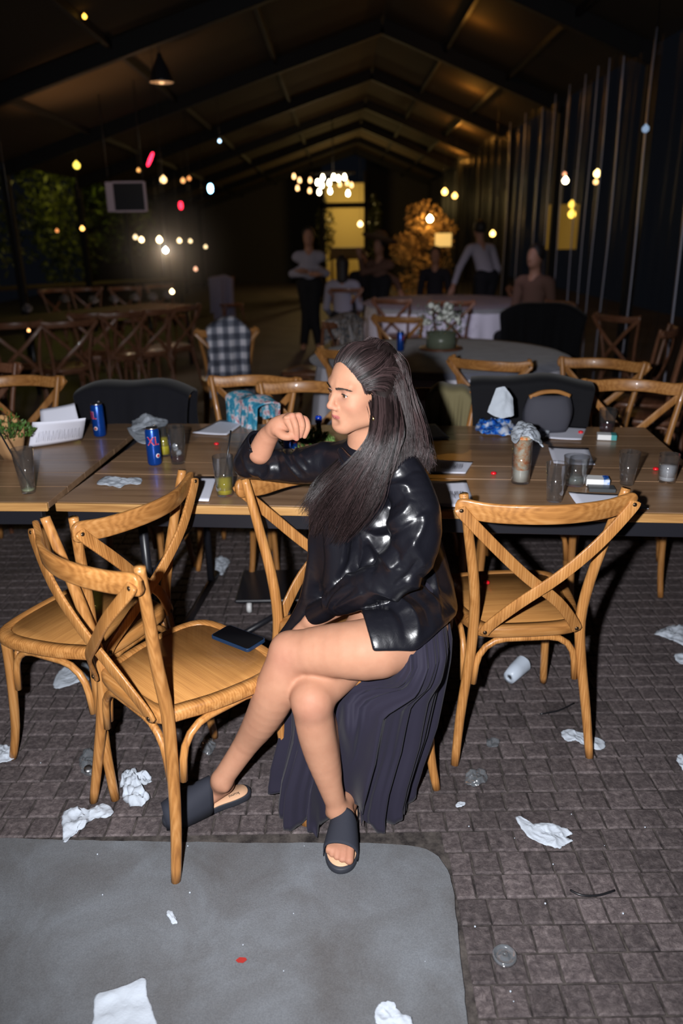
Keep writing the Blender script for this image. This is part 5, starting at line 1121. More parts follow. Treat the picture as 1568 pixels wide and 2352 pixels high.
# cans
blue_c = mat('can_blue', (.004, .052, .30), .28, .6, metal=.45); alu = mat('aluminium', (.62, .62, .64), .3, metal=1); red_p = mat('print_red', (.5, .015, .03), .45); white_p = mat('print_white', (.75, .75, .75), .5)
def wrap_text(txt, size, m, r, zc, ang, ext=.0001):
    me = text_mesh(txt, size, m, ext)
    for v_ in me.vertices:
        x, y_, z = v_.co; x *= .8; a = ang + x / r; rr = r + .0004 + z; v_.co = (rr * math.sin(a), -rr * cos(a), zc + y_)
    return me
def can(px, py, label, group, ang=0, open_=True, s=1.0, z=TZ, lean=0):
    p = Z(px, py, z); t = thing('drink_can', p, label, 'can', group); t.rotation_euler = (0, lean, 0)
    r = .0265 * s; h = .142 * s
    bm = bmesh.new(); lathe(bm, [(r * .82, 0), (r * .9, .002), (r, .009), (r, h - .012), (r * .86, h - .003)], 32, cap1=False); bm_obj('can_body', bm, blue_c, t)
    bm = bmesh.new(); lathe(bm, [(r * .86, h - .003), (r * .9, h), (r * .84, h + .001), (r * .80, h - .003), (.002, h - .003)], 32, cap0=False); bm_obj('can_lid', bm, alu, t)
    if open_:
        bm = bmesh.new(); sweep(bm, catmull([(0, 0, h - .002), (.004, 0, h + .004), (.010, 0, h + .010), (.013, 0, h + .006)], 3), rrect(.006, .0008, .0005, 1)); bm_obj('pull_tab', bm, alu, t)
    for m_, sz, e in ((white_p, .0475, .0001), (red_p, .045, .0006)):
        o = bpy.data.objects.new('lettering', wrap_text('XL', sz * s, m_, r, h * .66, ang, e)); COL.objects.link(o); o.parent = t
    bm = bmesh.new(); lathe(bm, [(.0085, 0), (.0085, .0006)], 18); o = bm_obj('emblem', bm, white_p, t); a = ang + .5; o.location = ((r + .0003) * math.sin(a), -(r + .0003) * cos(a), h * .27); o.rotation_euler = (pi / 2, 0, a)
    bm = bmesh.new(); lathe(bm, [(.0055, 0), (.0055, .0008)], 18); e_ = bm_obj('emblem_centre', bm, red_p, o)
    return t
GC = 'blue energy drink cans'
can(230, 1001, 'unopened blue XL drink can at the back left of the table', GC, -.75, True)
can(356, 1066, 'blue XL drink can with raised tab, front one at left', GC, .30, True)
can(668, 1062, 'blue XL drink can behind the womans raised hand', GC, .55, True)
can(919, 806, 'small blue drink can on the nearer round table', 'cans on round tables', 1.2, False, 1.0, .752)
# tumblers
def tumbler(px, py, r0, r1, h, label, fill=None, fh=0, straw=None, ice=0, cat='glass', g='tumblers on the trestle tables', name='tumbler', z=TZ, m=None):
    p = Z(px, py, z); t = thing(name, p, label, cat, g)
    bm = bmesh.new(); th = .0016; lathe(bm, [(r0 * .96, 0), (r0, .002), (r1, h), (r1 - th, h), (r0 - th + .0, .008), (.001, .007)], 28, cap1=True); bm_obj('glass_wall', bm, m or glass, t)
    if fill:
        rr = lambda q: (r0 + (r1 - r0) * q / h) - th - .0004
        bm = bmesh.new(); lathe(bm, [(rr(.008), .0085), (rr(fh), fh)], 28); bm_obj('drink', bm, fill, t)
    for k in range(ice):
        bm = bmesh.new(); bmesh.ops.create_cube(bm, size=.018); bmesh.ops.bevel(bm, geom=list(bm.edges), offset=.003, segments=2, affect='EDGES'); o = bm_obj('ice_cube', bm, mat('ice', (.6, .65, .7), .2, alpha=.55), t)
        rn = random.Random(k + int(px)); o.location = (rn.uniform(-.011, .011), rn.uniform(-.011, .011), fh + .010 + .014 * k); o.rotation_euler = (rn.random() * 3, rn.random() * 3, 0)
    if straw:
        bm = bmesh.new(); A = Vector(straw[0]); B = Vector(straw[1]); tube(bm, [A, A.lerp(B, .5), B], .0028, 8, (0, 1, 0)); bm_obj('straw', bm, mat('black_straw', (.01, .01, .012), .3), t)
    return t
yel = mat('yellow_drink', (.55, .46, .015), .1, .5, alpha=.72); dark_d = mat('cola', (.035, .014, .014), .1, .5, alpha=.9); milky = mat('milky_drink', (.45, .47, .5), .3); pale = mat('pale_dregs', (.30, .34, .20), .2, alpha=.55); clear_d = mat('melt_water', (.25, .30, .28), .05, alpha=.25)
tumbler(66, 1131, .022, .036, .155, 'tall empty tumbler with a black straw at far left', pale, .016, ((.012, 0, .012), (-.078, .03, .205)))
tumbler(409, 1063, .026, .036, .142, 'tumbler with ice and dark dregs right of the front blue can', dark_d, .03, ice=3)
tumbler(378, 1046, .024, .033, .12, 'half-hidden tumbler of yellow drink behind the front blue can', yel, .075)
tumbler(517, 1137, .027, .035, .135, 'tumbler of yellow-green drink with a black straw', yel, .062, ((-.008, 0, .012), (.030, .02, .215)))
tumbler(1272, 1150, .024, .034, .125, 'empty tumbler right in front of the wide one')
tumbler(1319, 1113, .032, .043, .10, 'wide low tumbler with melted ice on the right', clear_d, .03)
tumbler(1438, 1112, .022, .035, .115, 'empty tumbler near the right rail end of the chair')
tumbler(1530, 1106, .028, .034, .098, 'small cup of milky drink at right edge', milky, .06)
tumbler(1391, 998, .027, .037, .11, 'tumbler of dark cola at the back right corner', dark_d, .055)
# tall jar of leftovers with a napkin stuffed in
food = mat('salad_leftovers', (.5, .4, .3), .8); lk(food, ramp(food, noise_t(food, nd(food, 'ShaderNodeTexCoord').outputs['Object'], 42, 4, .7), [(.38, (.62, .60, .48)), (.5, (.6, .42, .25)), (.62, (.62, .16, .03))]), bsdf(food).inputs['Base Color'])
t = tumbler(1194, 1108, .031, .034, .158, 'tall clear cup of orange and white leftovers topped by a napkin', None, 0, name='leftover_cup', cat='cup', g='')
pass
bm = bmesh.new(); lathe(bm, [(.027, .009), (.029, .08), (.031, .15), (.02, .162)], 24)
for v_ in bm.verts: v_.co += Vector((noise.noise(v_.co * 60), noise.noise(v_.co * 60 + Vector((5, 0, 0))), noise.noise(v_.co * 60 + Vector((0, 7, 0))))) * .0012
bm_obj('leftovers', bm, food, t)
bm = bmesh.new(); lathe(bm, [(.0285, .0085), (.029, .05)], 24); bm_obj('white_rice', bm, mat('white_rice', (.6, .6, .52), .8), t)

def crumple(poly, label, cat='tissue', z=.002, h=.02, m=None, name='crumpled_tissue', group=None, seed=None, peak=0, fine=60):
    P = [Z(px, py, z) for px, py in poly]; c = sum(P, Vector()) / len(P); rn = random.Random(seed or label); off = Vector((rn.uniform(0, 50), rn.uniform(0, 50), 0))
    out = [Vector(p) + Vector((noise.noise(Vector(p) * 160 + off), noise.noise(Vector(p) * 160 + off * 2), 0)) * (.0035 if fine > 30 else .0012) for p in catmull([tuple(p) for p in P], 7, True)]; n = len(out); rings = 15; bm = bmesh.new(); prev = None; cv = None
    def hh(p, q):
        a = noise.noise(p * 28 + off); b = noise.noise(p * fine * 1.6 + off * 2); r_ = min(1, 2.2 * abs(noise.noise(p * (38 if fine > 30 else 18) + off * 3)))
        return max(0, (.30 + a * .8 + b * .14 + (1 - r_) ** 2 * .42 - .05)) * h * (.35 + .65 * math.sin(pi * min(1, q * 1.0)) ** .5 if q < 1 else .30) + peak * max(0, 1 - q) ** 1.5
    cv = bm.verts.new(Vector((0, 0, hh(c, 0))))
    for i in range(1, rings + 1):
        q = i / rings; ring = []
        for k, p in enumerate(out):
            s_ = c.lerp(p, q); jit = Vector((noise.noise(s_ * 70 + off), noise.noise(s_ * 70 + off * 4), 0)) * h * .25; w_ = s_ + jit; w_.z = c.z + hh(s_, q * .999); ring.append(bm.verts.new(w_ - c))
        if prev is None:
            for k in range(n): bm.faces.new((cv, ring[k], ring[(k + 1) % n]))
        else:
            for k in range(n): bm.faces.new((prev[k], ring[k], ring[(k + 1) % n], prev[(k + 1) % n]))
        prev = ring
    o = bm_obj(name, bm, m or tissue); o.location = c; sm = o.modifiers.new('s', 'SOLIDIFY'); sm.thickness = .0007; sm.offset = 1
    return tag(o, label, cat, group)
crumple([(222, 1112), (243, 1094), (280, 1098), (322, 1099), (320, 1112), (290, 1113), (276, 1121), (255, 1116)], 'folded napkin flat on the table between the seam and the front blue can', 'napkin', TZ, .010, name='paper_napkin')
crumple([(1178, 985), (1190, 972), (1222, 975), (1238, 1000), (1247, 1028), (1225, 1012), (1200, 1008), (1182, 1020), (1172, 1000)], 'napkin draped over the top of the leftover cup', 'napkin', .905, .018, name='paper_napkin', peak=.012)
crumple([(1226, 985), (1240, 974), (1258, 985), (1262, 1000), (1246, 1010), (1232, 1000)], 'small crumpled napkin beside the leftover cup', 'napkin', TZ, .03, name='paper_napkin', peak=.015)
crumple([(292, 985), (308, 982), (345, 990), (358, 1002), (348, 1018), (318, 1016)], 'flat white napkin left behind the front blue can', 'napkin', TZ, .006, name='paper_napkin')
crumple([(303, 975), (312, 955), (345, 948), (375, 958), (386, 972), (360, 988), (330, 984), (306, 992)], 'curled white paper cone left behind the front blue can', 'napkin', TZ + .01, .015, name='paper_cone', peak=.035)
# blue wet wipe pack with a tissue rising out
bl = mat('blue_film', (.02, .10, .55), .2, .7); bn = nd(bl, 'ShaderNodeTexCoord').outputs['Object']; lk(bl, ramp(bl, noise_t(bl, bn, 24, 3, .6), [(.42, (.01, .06, .42)), (.52, (.03, .2, .65)), (.62, (.6, .66, .8))]), bsdf(bl).inputs['Base Color'])
crumple([(1092, 985), (1100, 968), (1135, 962), (1170, 962), (1185, 975), (1182, 998), (1140, 1002), (1105, 998)], 'blue and white plastic tissue pack at the back of the right table', 'packet', TZ, .035, bl, 'tissue_pack', peak=.02)
bm = bmesh.new(); A = [Y(*q) for q in ((1120, 948, 2.93), (1140, 893, 2.97), (1160, 888, 2.97), (1178, 915, 2.96), (1180, 955, 2.93), (1150, 962, 2.92))]; c0_ = sum(A, Vector()) / 6
for dz in (0, 1):
    vs = [bm.verts.new(p - c0_ + Vector((0, .010 * dz, 0))) for p in A]; cvv = bm.verts.new(Vector((0, -.014 + .02 * dz, .004)))
    for k in range(6): bm.faces.new((vs[k], vs[(k + 1) % 6], cvv))
bmesh.ops.subdivide_edges(bm, edges=list(bm.edges), cuts=4, use_grid_fill=True)
for v_ in bm.verts: v_.co += Vector((0, noise.noise(v_.co * 50) * .010, noise.noise(v_.co * 40 + Vector((3, 0, 0))) * .004))
o = bm_obj('paper_napkin', bm, tissue); o.location = c0_; tag(o, 'white napkin standing upright out of the blue tissue pack', 'napkin')
def small_box(px, py, size, rz, m, label, cat, name, z=TZ, lid=None, parts=()):
    p = Z(px, py, z); t = thing(name, p, label, cat, None, rz); sx, sy, sz = size
    bm = bmesh.new(); box(bm, (-sx / 2, -sy / 2, 0), (sx / 2, sy / 2, sz), .0015); bm_obj('pack_body', bm, m, t, smooth=False)
    if lid: bm = bmesh.new(); box(bm, (sx / 2 - lid[1], -sy / 2 - .0004, -.0 + .0004), (sx / 2 + .0004, sy / 2 + .0004, sz + .0004), .0015); bm_obj('pack_lid', bm, lid[0], t, smooth=False)
    return t
small_box(1392, 1008, (.075, .050, .022), -.25, white_p, 'white cigarette pack lying at the back right corner', 'packet', 'cigarette_pack', lid=(mat('teal_print', (.05, .3, .3), .5), .022))
small_box(1370, 1112, (.075, .052, .024), -.2, white_p, 'white cigarette pack beside the wide tumbler', 'packet', 'cigarette_pack', lid=(bl, .020))
small_box(1380, 1126, (.085, .05, .012), -.15, mat('dark_grey_plastic', (.06, .065, .07), .3), 'dark flat case lying in front of the white cigarette pack', 'case', 'flat_case')
for px, py, z, l in ((497, 1022, TZ, 'on the table left of the raised sleeve'), (1333, 995, TZ + .003, 'on the menu card at the back right'), (1505, 1080, TZ, 'beside the milky cup at the right edge'), (1133, 1090, TZ, 'in white paper between the menu cards on the right'), (1117, 1341, .4575, 'on the seat of the right-hand chair')):
    p = Z(px, py, z); bm = bmesh.new(); lathe(bm, [(.006, 0), (.0105, .003), (.010, .008), (.005, .011)], 12)
    o = bm_obj('red_sweet', bm, mat('red_foil', (.75, .01, .02), .25, .7)); o.location = p; tag(o, 'small red wrapped sweet ' + l, 'sweet', 'red sweets')
# kraft-wrapped flower bunches
kraft = mat('kraft_paper', (.36, .20, .09), .8); bump(kraft, noise_t(kraft, nd(kraft, 'ShaderNodeTexCoord').outputs['Object'], 40, 4, .6), .5, .004)
green = mat('leaf_green', (.055, .12, .02), .55); grass_c = mat('pale_green_leaf', (.12, .22, .05), .55)
def bunch(px, py, r, h, label, seed, lean=0, leaves=320, blossom=None, z=TZ, spread=1.0, pot=None):
    p = Z(px, py, z); t = thing('flower_bunch', p, label, 'plant', None); rn = random.Random(seed)
    bm = bmesh.new(); n = 36; rg = []
    for q, rr in ((0, .55), (.3, .8), (.7, 1.0), (1, 1.12)):
        rg.append([bm.verts.new((r * rr * cos(2 * pi * k / n) * (1 + .07 * math.sin(5 * 2 * pi * k / n + seed + q)) + lean * q, r * rr * math.sin(2 * pi * k / n) * (1 + .07 * math.sin(4 * 2 * pi * k / n + q * 2)), h * q * (1 + (.18 * math.sin(3 * 2 * pi * k / n + seed) if q == 1 else 0)))) for k in range(n)])
    for a, b in zip(rg, rg[1:]):
        for k in range(n): bm.faces.new((a[k], a[(k + 1) % n], b[(k + 1) % n], b[k]))
    bm.faces.new(rg[0][::-1]); o = bm_obj('wrapping', bm, pot or kraft, t); o.modifiers.new('s', 'SOLIDIFY').thickness = .001
    verts = []; faces = []
    for k in range(leaves):
        a = rn.uniform(0, 2 * pi); rr = r * 1.25 * spread * rn.random() ** .5; b = Vector((rr * cos(a) + lean, rr * math.sin(a), h * rn.uniform(.8, 1.0) + rn.uniform(0, .07) * (1.3 - rr / r / 1.3))); d = Vector((cos(a) * rn.random(), math.sin(a) * rn.random(), rn.uniform(.2, 1.2))).normalized(); w_ = d.cross(Vector((rn.gauss(0, 1), rn.gauss(0, 1), .2))).normalized(); s_ = rn.uniform(.010, .022)
        i = len(verts); verts += [b, b + d * s_ * .5 + w_ * s_ * .22, b + d * s_, b + d * s_ * .5 - w_ * s_ * .22]; faces.append((i, i + 1, i + 2, i + 3))
    me = bpy.data.meshes.new('leaves'); me.from_pydata(verts, [], faces); o = link('leaves', me, green if seed % 2 else grass_c, t, smooth=False); o['kind'] = 'stuff'
    bm = bmesh.new()
    for k in range(14): a = rn.uniform(0, 6.28); tube(bm, [(lean * .5, 0, h * .3), (r * .8 * cos(a) + lean, r * .8 * math.sin(a), h + rn.uniform(.02, .07))], .0012, 4)
    o = bm_obj('stems', bm, green, t); o['kind'] = 'stuff'
    if blossom:
        for k in range(blossom[1]):
            bm = bmesh.new(); bmesh.ops.create_icosphere(bm, subdivisions=2, radius=blossom[2])
            for v_ in bm.verts: v_.co *= 1 + .25 * noise.noise(v_.co * 90)
            o = bm_obj('blossom', bm, blossom[0], t); a = rn.uniform(0, 6.28); rr = r * rn.random(); o.location = (rr * cos(a) + lean, rr * math.sin(a), h + rn.uniform(.02, .07))
    return t
bunch(28, 1052, .056, .11, 'kraft paper bag of green sprigs and dried blooms at far left', 1, 0, 420, (mat('dried_bloom', (.42, .24, .10), .8), 7, .011), spread=1.35)
bunch(712, 1050, .050, .075, 'kraft paper bag of light green sprigs behind the womans hand', 2, -.01, 520, spread=1.7)
t = thing('flower_vase', Z(1012, 800, .755), 'glass vase of white flowers on a wooden slice on the round table', 'vase')
bm = bmesh.new(); lathe(bm, [(.085, 0), (.11, .004), (.11, .12), (.105, .12), (.082, .006)], 28); bm_obj('vase_glass', bm, mat('green_water', (.12, .14, .10), .3), t)
bm = bmesh.new(); lathe(bm, [(.16, -.006), (.165, 0), (.16, .008)], 28); o = bm_obj('wooden_slice', bm, dark_x, t)
leafs = []; rn = random.Random(9)
for k in range(26):
    bm = bmesh.new(); bmesh.ops.create_icosphere(bm, subdivisions=1, radius=rn.uniform(.018, .035)); o = bm_obj('blossom', bm, mat('white_blossom', (.85, .87, .82), .8), t); a = rn.uniform(0, 6.28); rr = .13 * rn.random() ** .5; o.location = (rr * cos(a), rr * math.sin(a), .17 + rn.uniform(0, .14))
bm = bmesh.new()
for k in range(260):
    a = rn.uniform(0, 6.28); rr = .19 * rn.random() ** .5; b = Vector((rr * cos(a), rr * math.sin(a), .12 + rn.uniform(0, .2))); d = Vector((rn.gauss(0, 1), rn.gauss(0, 1), rn.gauss(0, 1))).normalized() * .035; w_ = d.cross(Vector((.2, .4, 1))).normalized() * .007; bm.faces.new([bm.verts.new(x) for x in (b, b + d * .5 + w_, b + d, b + d * .5 - w_)])
o = bm_obj('leaves', bm, mat('grey_green_leaf', (.16, .2, .15), .7), t, smooth=False); o['kind'] = 'stuff'
# bottle with a blue cap between the greens
t = thing('sauce_bottle', Z(733, 1035, TZ), 'small dark bottle with a shiny blue round cap among the sprigs', 'bottle')
bm = bmesh.new(); lathe(bm, [(.018, 0), (.02, .004), (.02, .055), (.010, .085), (.009, .115)], 20); bm_obj('bottle_body', bm, mat('dark_bottle', (.02, .025, .04), .15, .6), t)
bm = bmesh.new(); lathe(bm, [(.010, .112), (.0135, .117), (.0135, .136), (.010, .142)], 20); bm_obj('bottle_cap', bm, mat('blue_cap', (.01, .06, .6), .2, .7), t)

# ================================================================== garments over chair backs
def drape(pa, pb, label, m, of=.034, ob=.10, front=.36, back=.30, name='jacket', cat='jacket', amp=.018, wide=1.1, thick=.010, seed=1, z=.90, bulge=.02, sag=.02, shoulder=.05, nf=3):
    A = Z(*pa, .87); B = Z(*pb, .87); A.z = B.z = 0; d = (B - A); L = d.length * wide; d.normalize(); mid = (A + B) / 2; nrm = Vector((d.y, -d.x, 0)); nrm = nrm if nrm.y < 0 else -nrm
    rn = random.Random(seed); ph = [rn.uniform(0, 6.28) for _ in range(6)]; bm = bmesh.new(); nu, nv = 46, 34; G_ = []
    tot = front + back + .07
    for j_ in range(nv + 1):
        s_ = j_ / nv * tot; row = []
        for i in range(nu + 1):
            u = i / nu * 2 - 1; sh = shoulder * abs(u) ** 2.5
            if s_ < front: yy, zz, dn_ = of, -(front - s_), (front - s_) / front
            elif s_ < front + .07: a = (s_ - front) / .07 * pi; yy, zz, dn_ = (of - ob) / 2 + (of + ob) / 2 * cos(a), .022 * math.sin(a), 0
            else: yy, zz, dn_ = -ob, -(s_ - front - .07), (s_ - front - .07) / back
            f = amp * dn_ ** .7 * (math.sin(u * nf * 2.1 + ph[0]) + .6 * math.sin(u * nf * 4.3 + ph[1] + dn_ * 2) + .35 * math.sin(u * nf * 9 + ph[2])); yy += (f + bulge * dn_) * (1 if s_ < front + .035 else -1)
            w_ = L / 2 * (1 - .10 * math.sin(pi * min(1, dn_)) + .08 * dn_ * math.sin(ph[3] + 3 * dn_)); zz2 = z + zz - sh - sag * (1 - u * u) * .3 + .008 * math.sin(u * 5 + ph[4])
            p = mid + d * (u * w_) + nrm * yy; row.append(bm.verts.new((p.x, p.y, max(zz2, .01))))
        G_.append(row)
    for a, b in zip(G_, G_[1:]):
        for i in range(nu): bm.faces.new((a[i], a[i + 1], b[i + 1], b[i]))
    o = bm_obj(name, bm, m); sm = o.modifiers.new('s', 'SOLIDIFY'); sm.thickness = thick; o.modifiers.new('v', 'SUBSURF').levels = 1
    return tag(o, label, cat)
blackc = mat('black_cloth', (.005, .005, .007), .8, .2, sheen=.1); navy = mat('dark_navy_cloth', (.005, .005, .008), .85, .2, sheen=.1)
olive = mat('olive_cloth', (.17, .145, .075), .85, .2, sheen=.1); greyb = mat('charcoal_cloth', (.06, .06, .075), .8, .2)
drape((215, 905), (410, 905), 'dark navy jacket over a chair behind the two blue cans', navy, of=.085, bulge=.03, seed=2, amp=.010, wide=1.34, z=.925)
drape((980, 902), (1082, 904), 'olive green garment hanging on a chair right of the womans hair', olive, of=.06, seed=3, wide=1.05, amp=.02)
drape((1085, 907), (1352, 912), 'large black coat spread over the chairs behind the blue tissue pack', blackc, of=.07, bulge=.0, seed=4, wide=1.06, amp=.006, z=.950, front=.42, shoulder=.03)
t = thing('handbag', Vector((.885, 3.175, .829)), 'charcoal fabric bag with a curved wooden handle on the black coat', 'bag')
bm = bmesh.new(); n = 24; rg = []
for q in range(9):
    k = q / 8; rg.append([bm.verts.new(((.085 + .02 * math.sin(pi * k)) * (abs(cos(2 * pi * i / n)) ** .6) * (1 if cos(2 * pi * i / n) > 0 else -1) * (1 + .04 * math.sin(7 * 2 * pi * i / n + 3 * k)), .035 * math.sin(2 * pi * i / n) * (1 + .5 * math.sin(pi * k)), -.075 + .155 * k)) for i in range(n)])
for a, b in zip(rg, rg[1:]):
    for i in range(n): bm.faces.new((a[i], a[(i + 1) % n], b[(i + 1) % n], b[i]))
bm.faces.new(rg[0][::-1]); bm.faces.new(rg[-1]); bm_obj('bag_body', bm, greyb, t)
bm = bmesh.new(); sweep(bm, catmull([(-.085, -.01, .077), (-.04, -.01, .095), (0, -.01, .10), (.04, -.01, .097), (.085, -.01, .080)], 4), rrect(.010, .008, .003, 2)); bm_obj('handle', bm, wood_x, t)
floral = mat('floral_cloth', (.1, .3, .4), .8, .2); lk(floral, ramp(floral, noise_t(floral, nd(floral, 'ShaderNodeTexCoord').outputs['Object'], 26, 3, .6), [(.42, (.03, .22, .36)), (.5, (.10, .36, .48)), (.56, (.60, .56, .62)), (.70, (.35, .05, .07))]), bsdf(floral).inputs['Base Color'])
drape((530, 905), (602, 925), 'blue cloth with white and red flowers hanging behind the menu card', floral, seed=6, wide=1.0, name='floral_cloth', cat='cloth', z=.865, front=.22, back=.1, amp=.008, shoulder=.01)
plaid = mat('plaid_cloth', (.3, .3, .4), .85, .2)
gc = nd(plaid, 'ShaderNodeTexCoord').outputs['Object']; sx = nd(plaid, 'ShaderNodeSeparateXYZ'); lk(plaid, gc, sx.inputs[0])
def stripes(m, out, f, lo, hi):
    a = nd(m, 'ShaderNodeMath', operation='MULTIPLY'); lk(m, out, a.inputs[0]); a.inputs[1].default_value = f; b = nd(m, 'ShaderNodeMath', operation='SINE'); lk(m, a.outputs[0], b.inputs[0]); r = nd(m, 'ShaderNodeMapRange'); r.inputs[1].default_value = -.5; r.inputs[2].default_value = .5; r.inputs[3].default_value = lo; r.inputs[4].default_value = hi; lk(m, b.outputs[0], r.inputs[0]); return r.outputs[0]
pa_ = nd(plaid, 'ShaderNodeMath', operation='MULTIPLY'); lk(plaid, stripes(plaid, sx.outputs[0], 75, .35, 1), pa_.inputs[0]); lk(plaid, stripes(plaid, sx.outputs[2], 65, .35, 1), pa_.inputs[1])
lk(plaid, ramp(plaid, pa_.outputs[0], [(.12, (.06, .065, .09)), (.5, (.26, .27, .33)), (1, (.62, .60, .66))]), bsdf(plaid).inputs['Base Color'])
drape((476, 763), (566, 759), 'blue and white plaid shirt hung over a chair behind the table', plaid, of=.13, ob=.04, seed=8, wide=1.12, name='shirt', cat='shirt', z=.975, front=.52, back=.4, amp=.022, shoulder=.10, nf=4)
pat = mat('patterned_cloth', (.2, .2, .2), .85, .2); lk(pat, ramp(pat, noise_t(pat, nd(pat, 'ShaderNodeTexCoord').outputs['Object'], 30, 3, .6), [(.4, (.08, .1, .13)), (.5, (.3, .24, .2)), (.62, (.38, .38, .42))]), bsdf(pat).inputs['Base Color'])
drape((752, 742), (806, 728), 'faded patterned cloth on the chair left of the nearer round table', pat, of=.11, ob=.04, seed=9, name='shawl', cat='cloth', z=.91, front=.30, back=.2, amp=.02)
drape((1165, 700), (1330, 705), 'long black coat slung over a chair right of the farther round table', blackc, seed=10, z=.90, front=.6, back=.5, wide=1.2, shoulder=.12)
lil = mat('lilac_drape', (.20, .19, .28), .85, .2); drape((485, 642), (532, 640), 'pale lilac cloth hung tall behind the plaid shirt', lil, seed=12, name='drape', cat='cloth', z=.93, front=.7, back=.6, amp=.03)
# clutter on the dark tables
cl = mat('dim_napkin', (.16, .16, .22), .85)
for k, (px, py) in enumerate(((148, 690), (215, 692), (262, 690), (310, 686), (385, 680), (62, 712), (350, 684))):
    crumple([(px - 12, py), (px - 6, py - 6), (px + 8, py - 5), (px + 13, py + 2), (px, py + 6)], 'dim crumpled napkin among the clutter on the nearer left table, number %s from the left' % ('two three four five seven one six'.split()[k]), 'napkin', .752, .05, cl, 'table_napkin', 'napkins on the dark tables', peak=.05)

# ================================================================== litter on the floor
GT = 'tissues littering the ground'
T_ = [([(143, 1912), (146, 1868), (175, 1857), (205, 1861), (228, 1850), (240, 1846), (262, 1862), (258, 1874), (238, 1880), (222, 1878), (205, 1888), (190, 1905), (166, 1918), (150, 1938)], 'long crumpled tissue at the slab edge, left of the nearest chair leg', .018, 0),
 ([(278, 1790), (290, 1772), (318, 1780), (340, 1778), (347, 1800), (328, 1812), (345, 1838), (330, 1852), (300, 1856), (284, 1835)], 'balled white tissue right beside the left chair feet', .04, .015),
 ([(124, 1580), (132, 1548), (160, 1525), (198, 1522), (206, 1560), (182, 1568), (150, 1578)], 'flat tissue under the far-left chair', .010, 0),
 ([(-12, 1750), (-10, 1716), (12, 1712), (37, 1722), (35, 1742), (15, 1752)], 'tissue cut by the left frame edge near a chair foot', .018, 0),
 ([(7, 1495), (16, 1488), (22, 1500), (20, 1520), (10, 1515)], 'small tissue under the far-left seat edge', .012, 0),
 ([(477, 1300), (492, 1284), (512, 1280), (528, 1290), (520, 1306), (510, 1322), (498, 1312), (484, 1312)], 'crumpled tissue under the table beside the black stand', .018, 0),
 ([(1184, 1884), (1192, 1876), (1198, 1890), (1235, 1893), (1280, 1897), (1314, 1914), (1300, 1922), (1315, 1932), (1300, 1940), (1282, 1950), (1248, 1940), (1212, 1922)], 'swan-shaped torn tissue on the setts at right', .012, 0),
 ([(1287, 1684), (1305, 1676), (1330, 1682), (1352, 1690), (1388, 1704), (1386, 1722), (1362, 1722), (1325, 1704), (1302, 1704)], 'narrow tissue behind the right chair leg foot', .014, 0),
 ([(1503, 1458), (1520, 1444), (1550, 1438), (1580, 1442), (1580, 1484), (1552, 1478), (1528, 1466)], 'tissue at right frame edge, middle height', .018, 0),
 ([(1548, 1508), (1570, 1502), (1582, 1520), (1562, 1526)], 'small tissue just below the one at the right frame edge', .014, 0),
 ([(1554, 1742), (1562, 1734), (1576, 1750), (1574, 1772), (1562, 1762)], 'tissue sliver at the right frame edge, lower', .014, 0),
 ([(862, 2318), (884, 2300), (905, 2304), (915, 2322), (944, 2340), (938, 2372), (890, 2376), (864, 2352)], 'ragged tissue at the bottom edge of the slab', .008, 0),
 ([(382, 2098), (392, 2092), (400, 2104), (408, 2120), (398, 2122), (388, 2112)], 'tiny torn tissue scrap alone on the slab', .006, 0),
 ([(1046, 1848), (1056, 1842), (1070, 1844), (1062, 1852), (1050, 1856)], 'tiny tissue shred near the skirt hem', .005, 0)]
for poly, l, h_2, pk in T_: crumple(poly, l, 'tissue', .009 if 'slab' in l and 'edge,' not in l else .003, h_2, group=GT, peak=pk)
crumple([(219, 2288), (245, 2278), (290, 2264), (331, 2246), (338, 2290), (350, 2320), (358, 2372), (300, 2378), (220, 2376), (216, 2330)], 'large flat paper napkin at the bottom edge of the slab', 'napkin', .009, .006, name='paper_napkin', fine=25)
def film(poly, label, h_=.02, z=.003, name='plastic_wrap', pk=.0): return crumple(poly, label, 'plastic', z, h_, plastic, name, 'clear plastic litter', peak=pk)
film([(1068, 1785), (1080, 1774), (1100, 1770), (1116, 1780), (1114, 1800), (1090, 1806), (1072, 1802)], 'crinkled clear film on the setts between the two chairs', .022)
film([(1117, 1706), (1128, 1698), (1146, 1702), (1142, 1716), (1122, 1716)], 'small clear wrapper above the crinkled film', .012)
film([(458, 1712), (468, 1696), (486, 1698), (494, 1716), (482, 1734), (464, 1730)], 'crinkled clear film behind the nearest chair leg', .025)
film([(182, 1752), (200, 1722), (222, 1735), (226, 1765), (212, 1785), (190, 1776)], 'squashed clear box beside the left chair feet', .03, pk=.01)
def cup_on_floor():
    A = Z(1200, 1528, .03); B = Z(1158, 1570, .02); d = (B - A).normalized(); t = thing('plastic_cup', A, 'crushed translucent cup lying under the right-hand chair', 'cup'); t.rotation_euler = d.to_track_quat('Z', 'Y').to_euler(); t.location.z = .036
    fr = mat('frosted_plastic', (.55, .62, .72), .35, .5, alpha=.75); bm = bmesh.new(); lathe(bm, [(.034, 0), (.033, .004), (.030, .05), (.024, .105), (.001, .106), (.022, .103), (.028, .05), (.032, .004)], 24, cap0=False, cap1=False)
    for v_ in bm.verts: v_.co.x *= .92; v_.co += Vector((noise.noise(v_.co * 30), noise.noise(v_.co * 30 + Vector((4, 0, 0))), 0)) * .004
    bm_obj('cup_wall', bm, fr, t)
cup_on_floor()
t = thing('drink_cover', Z(1158, 2198, .001), 'round clear plastic cover on the setts right of the slab', 'cover'); bm = bmesh.new(); lathe(bm, [(.001, .007), (.010, .008), (.012, .004), (.022, .005), (.024, .010), (.027, .009), (.028, .001)], 28, cap0=False, cap1=False)
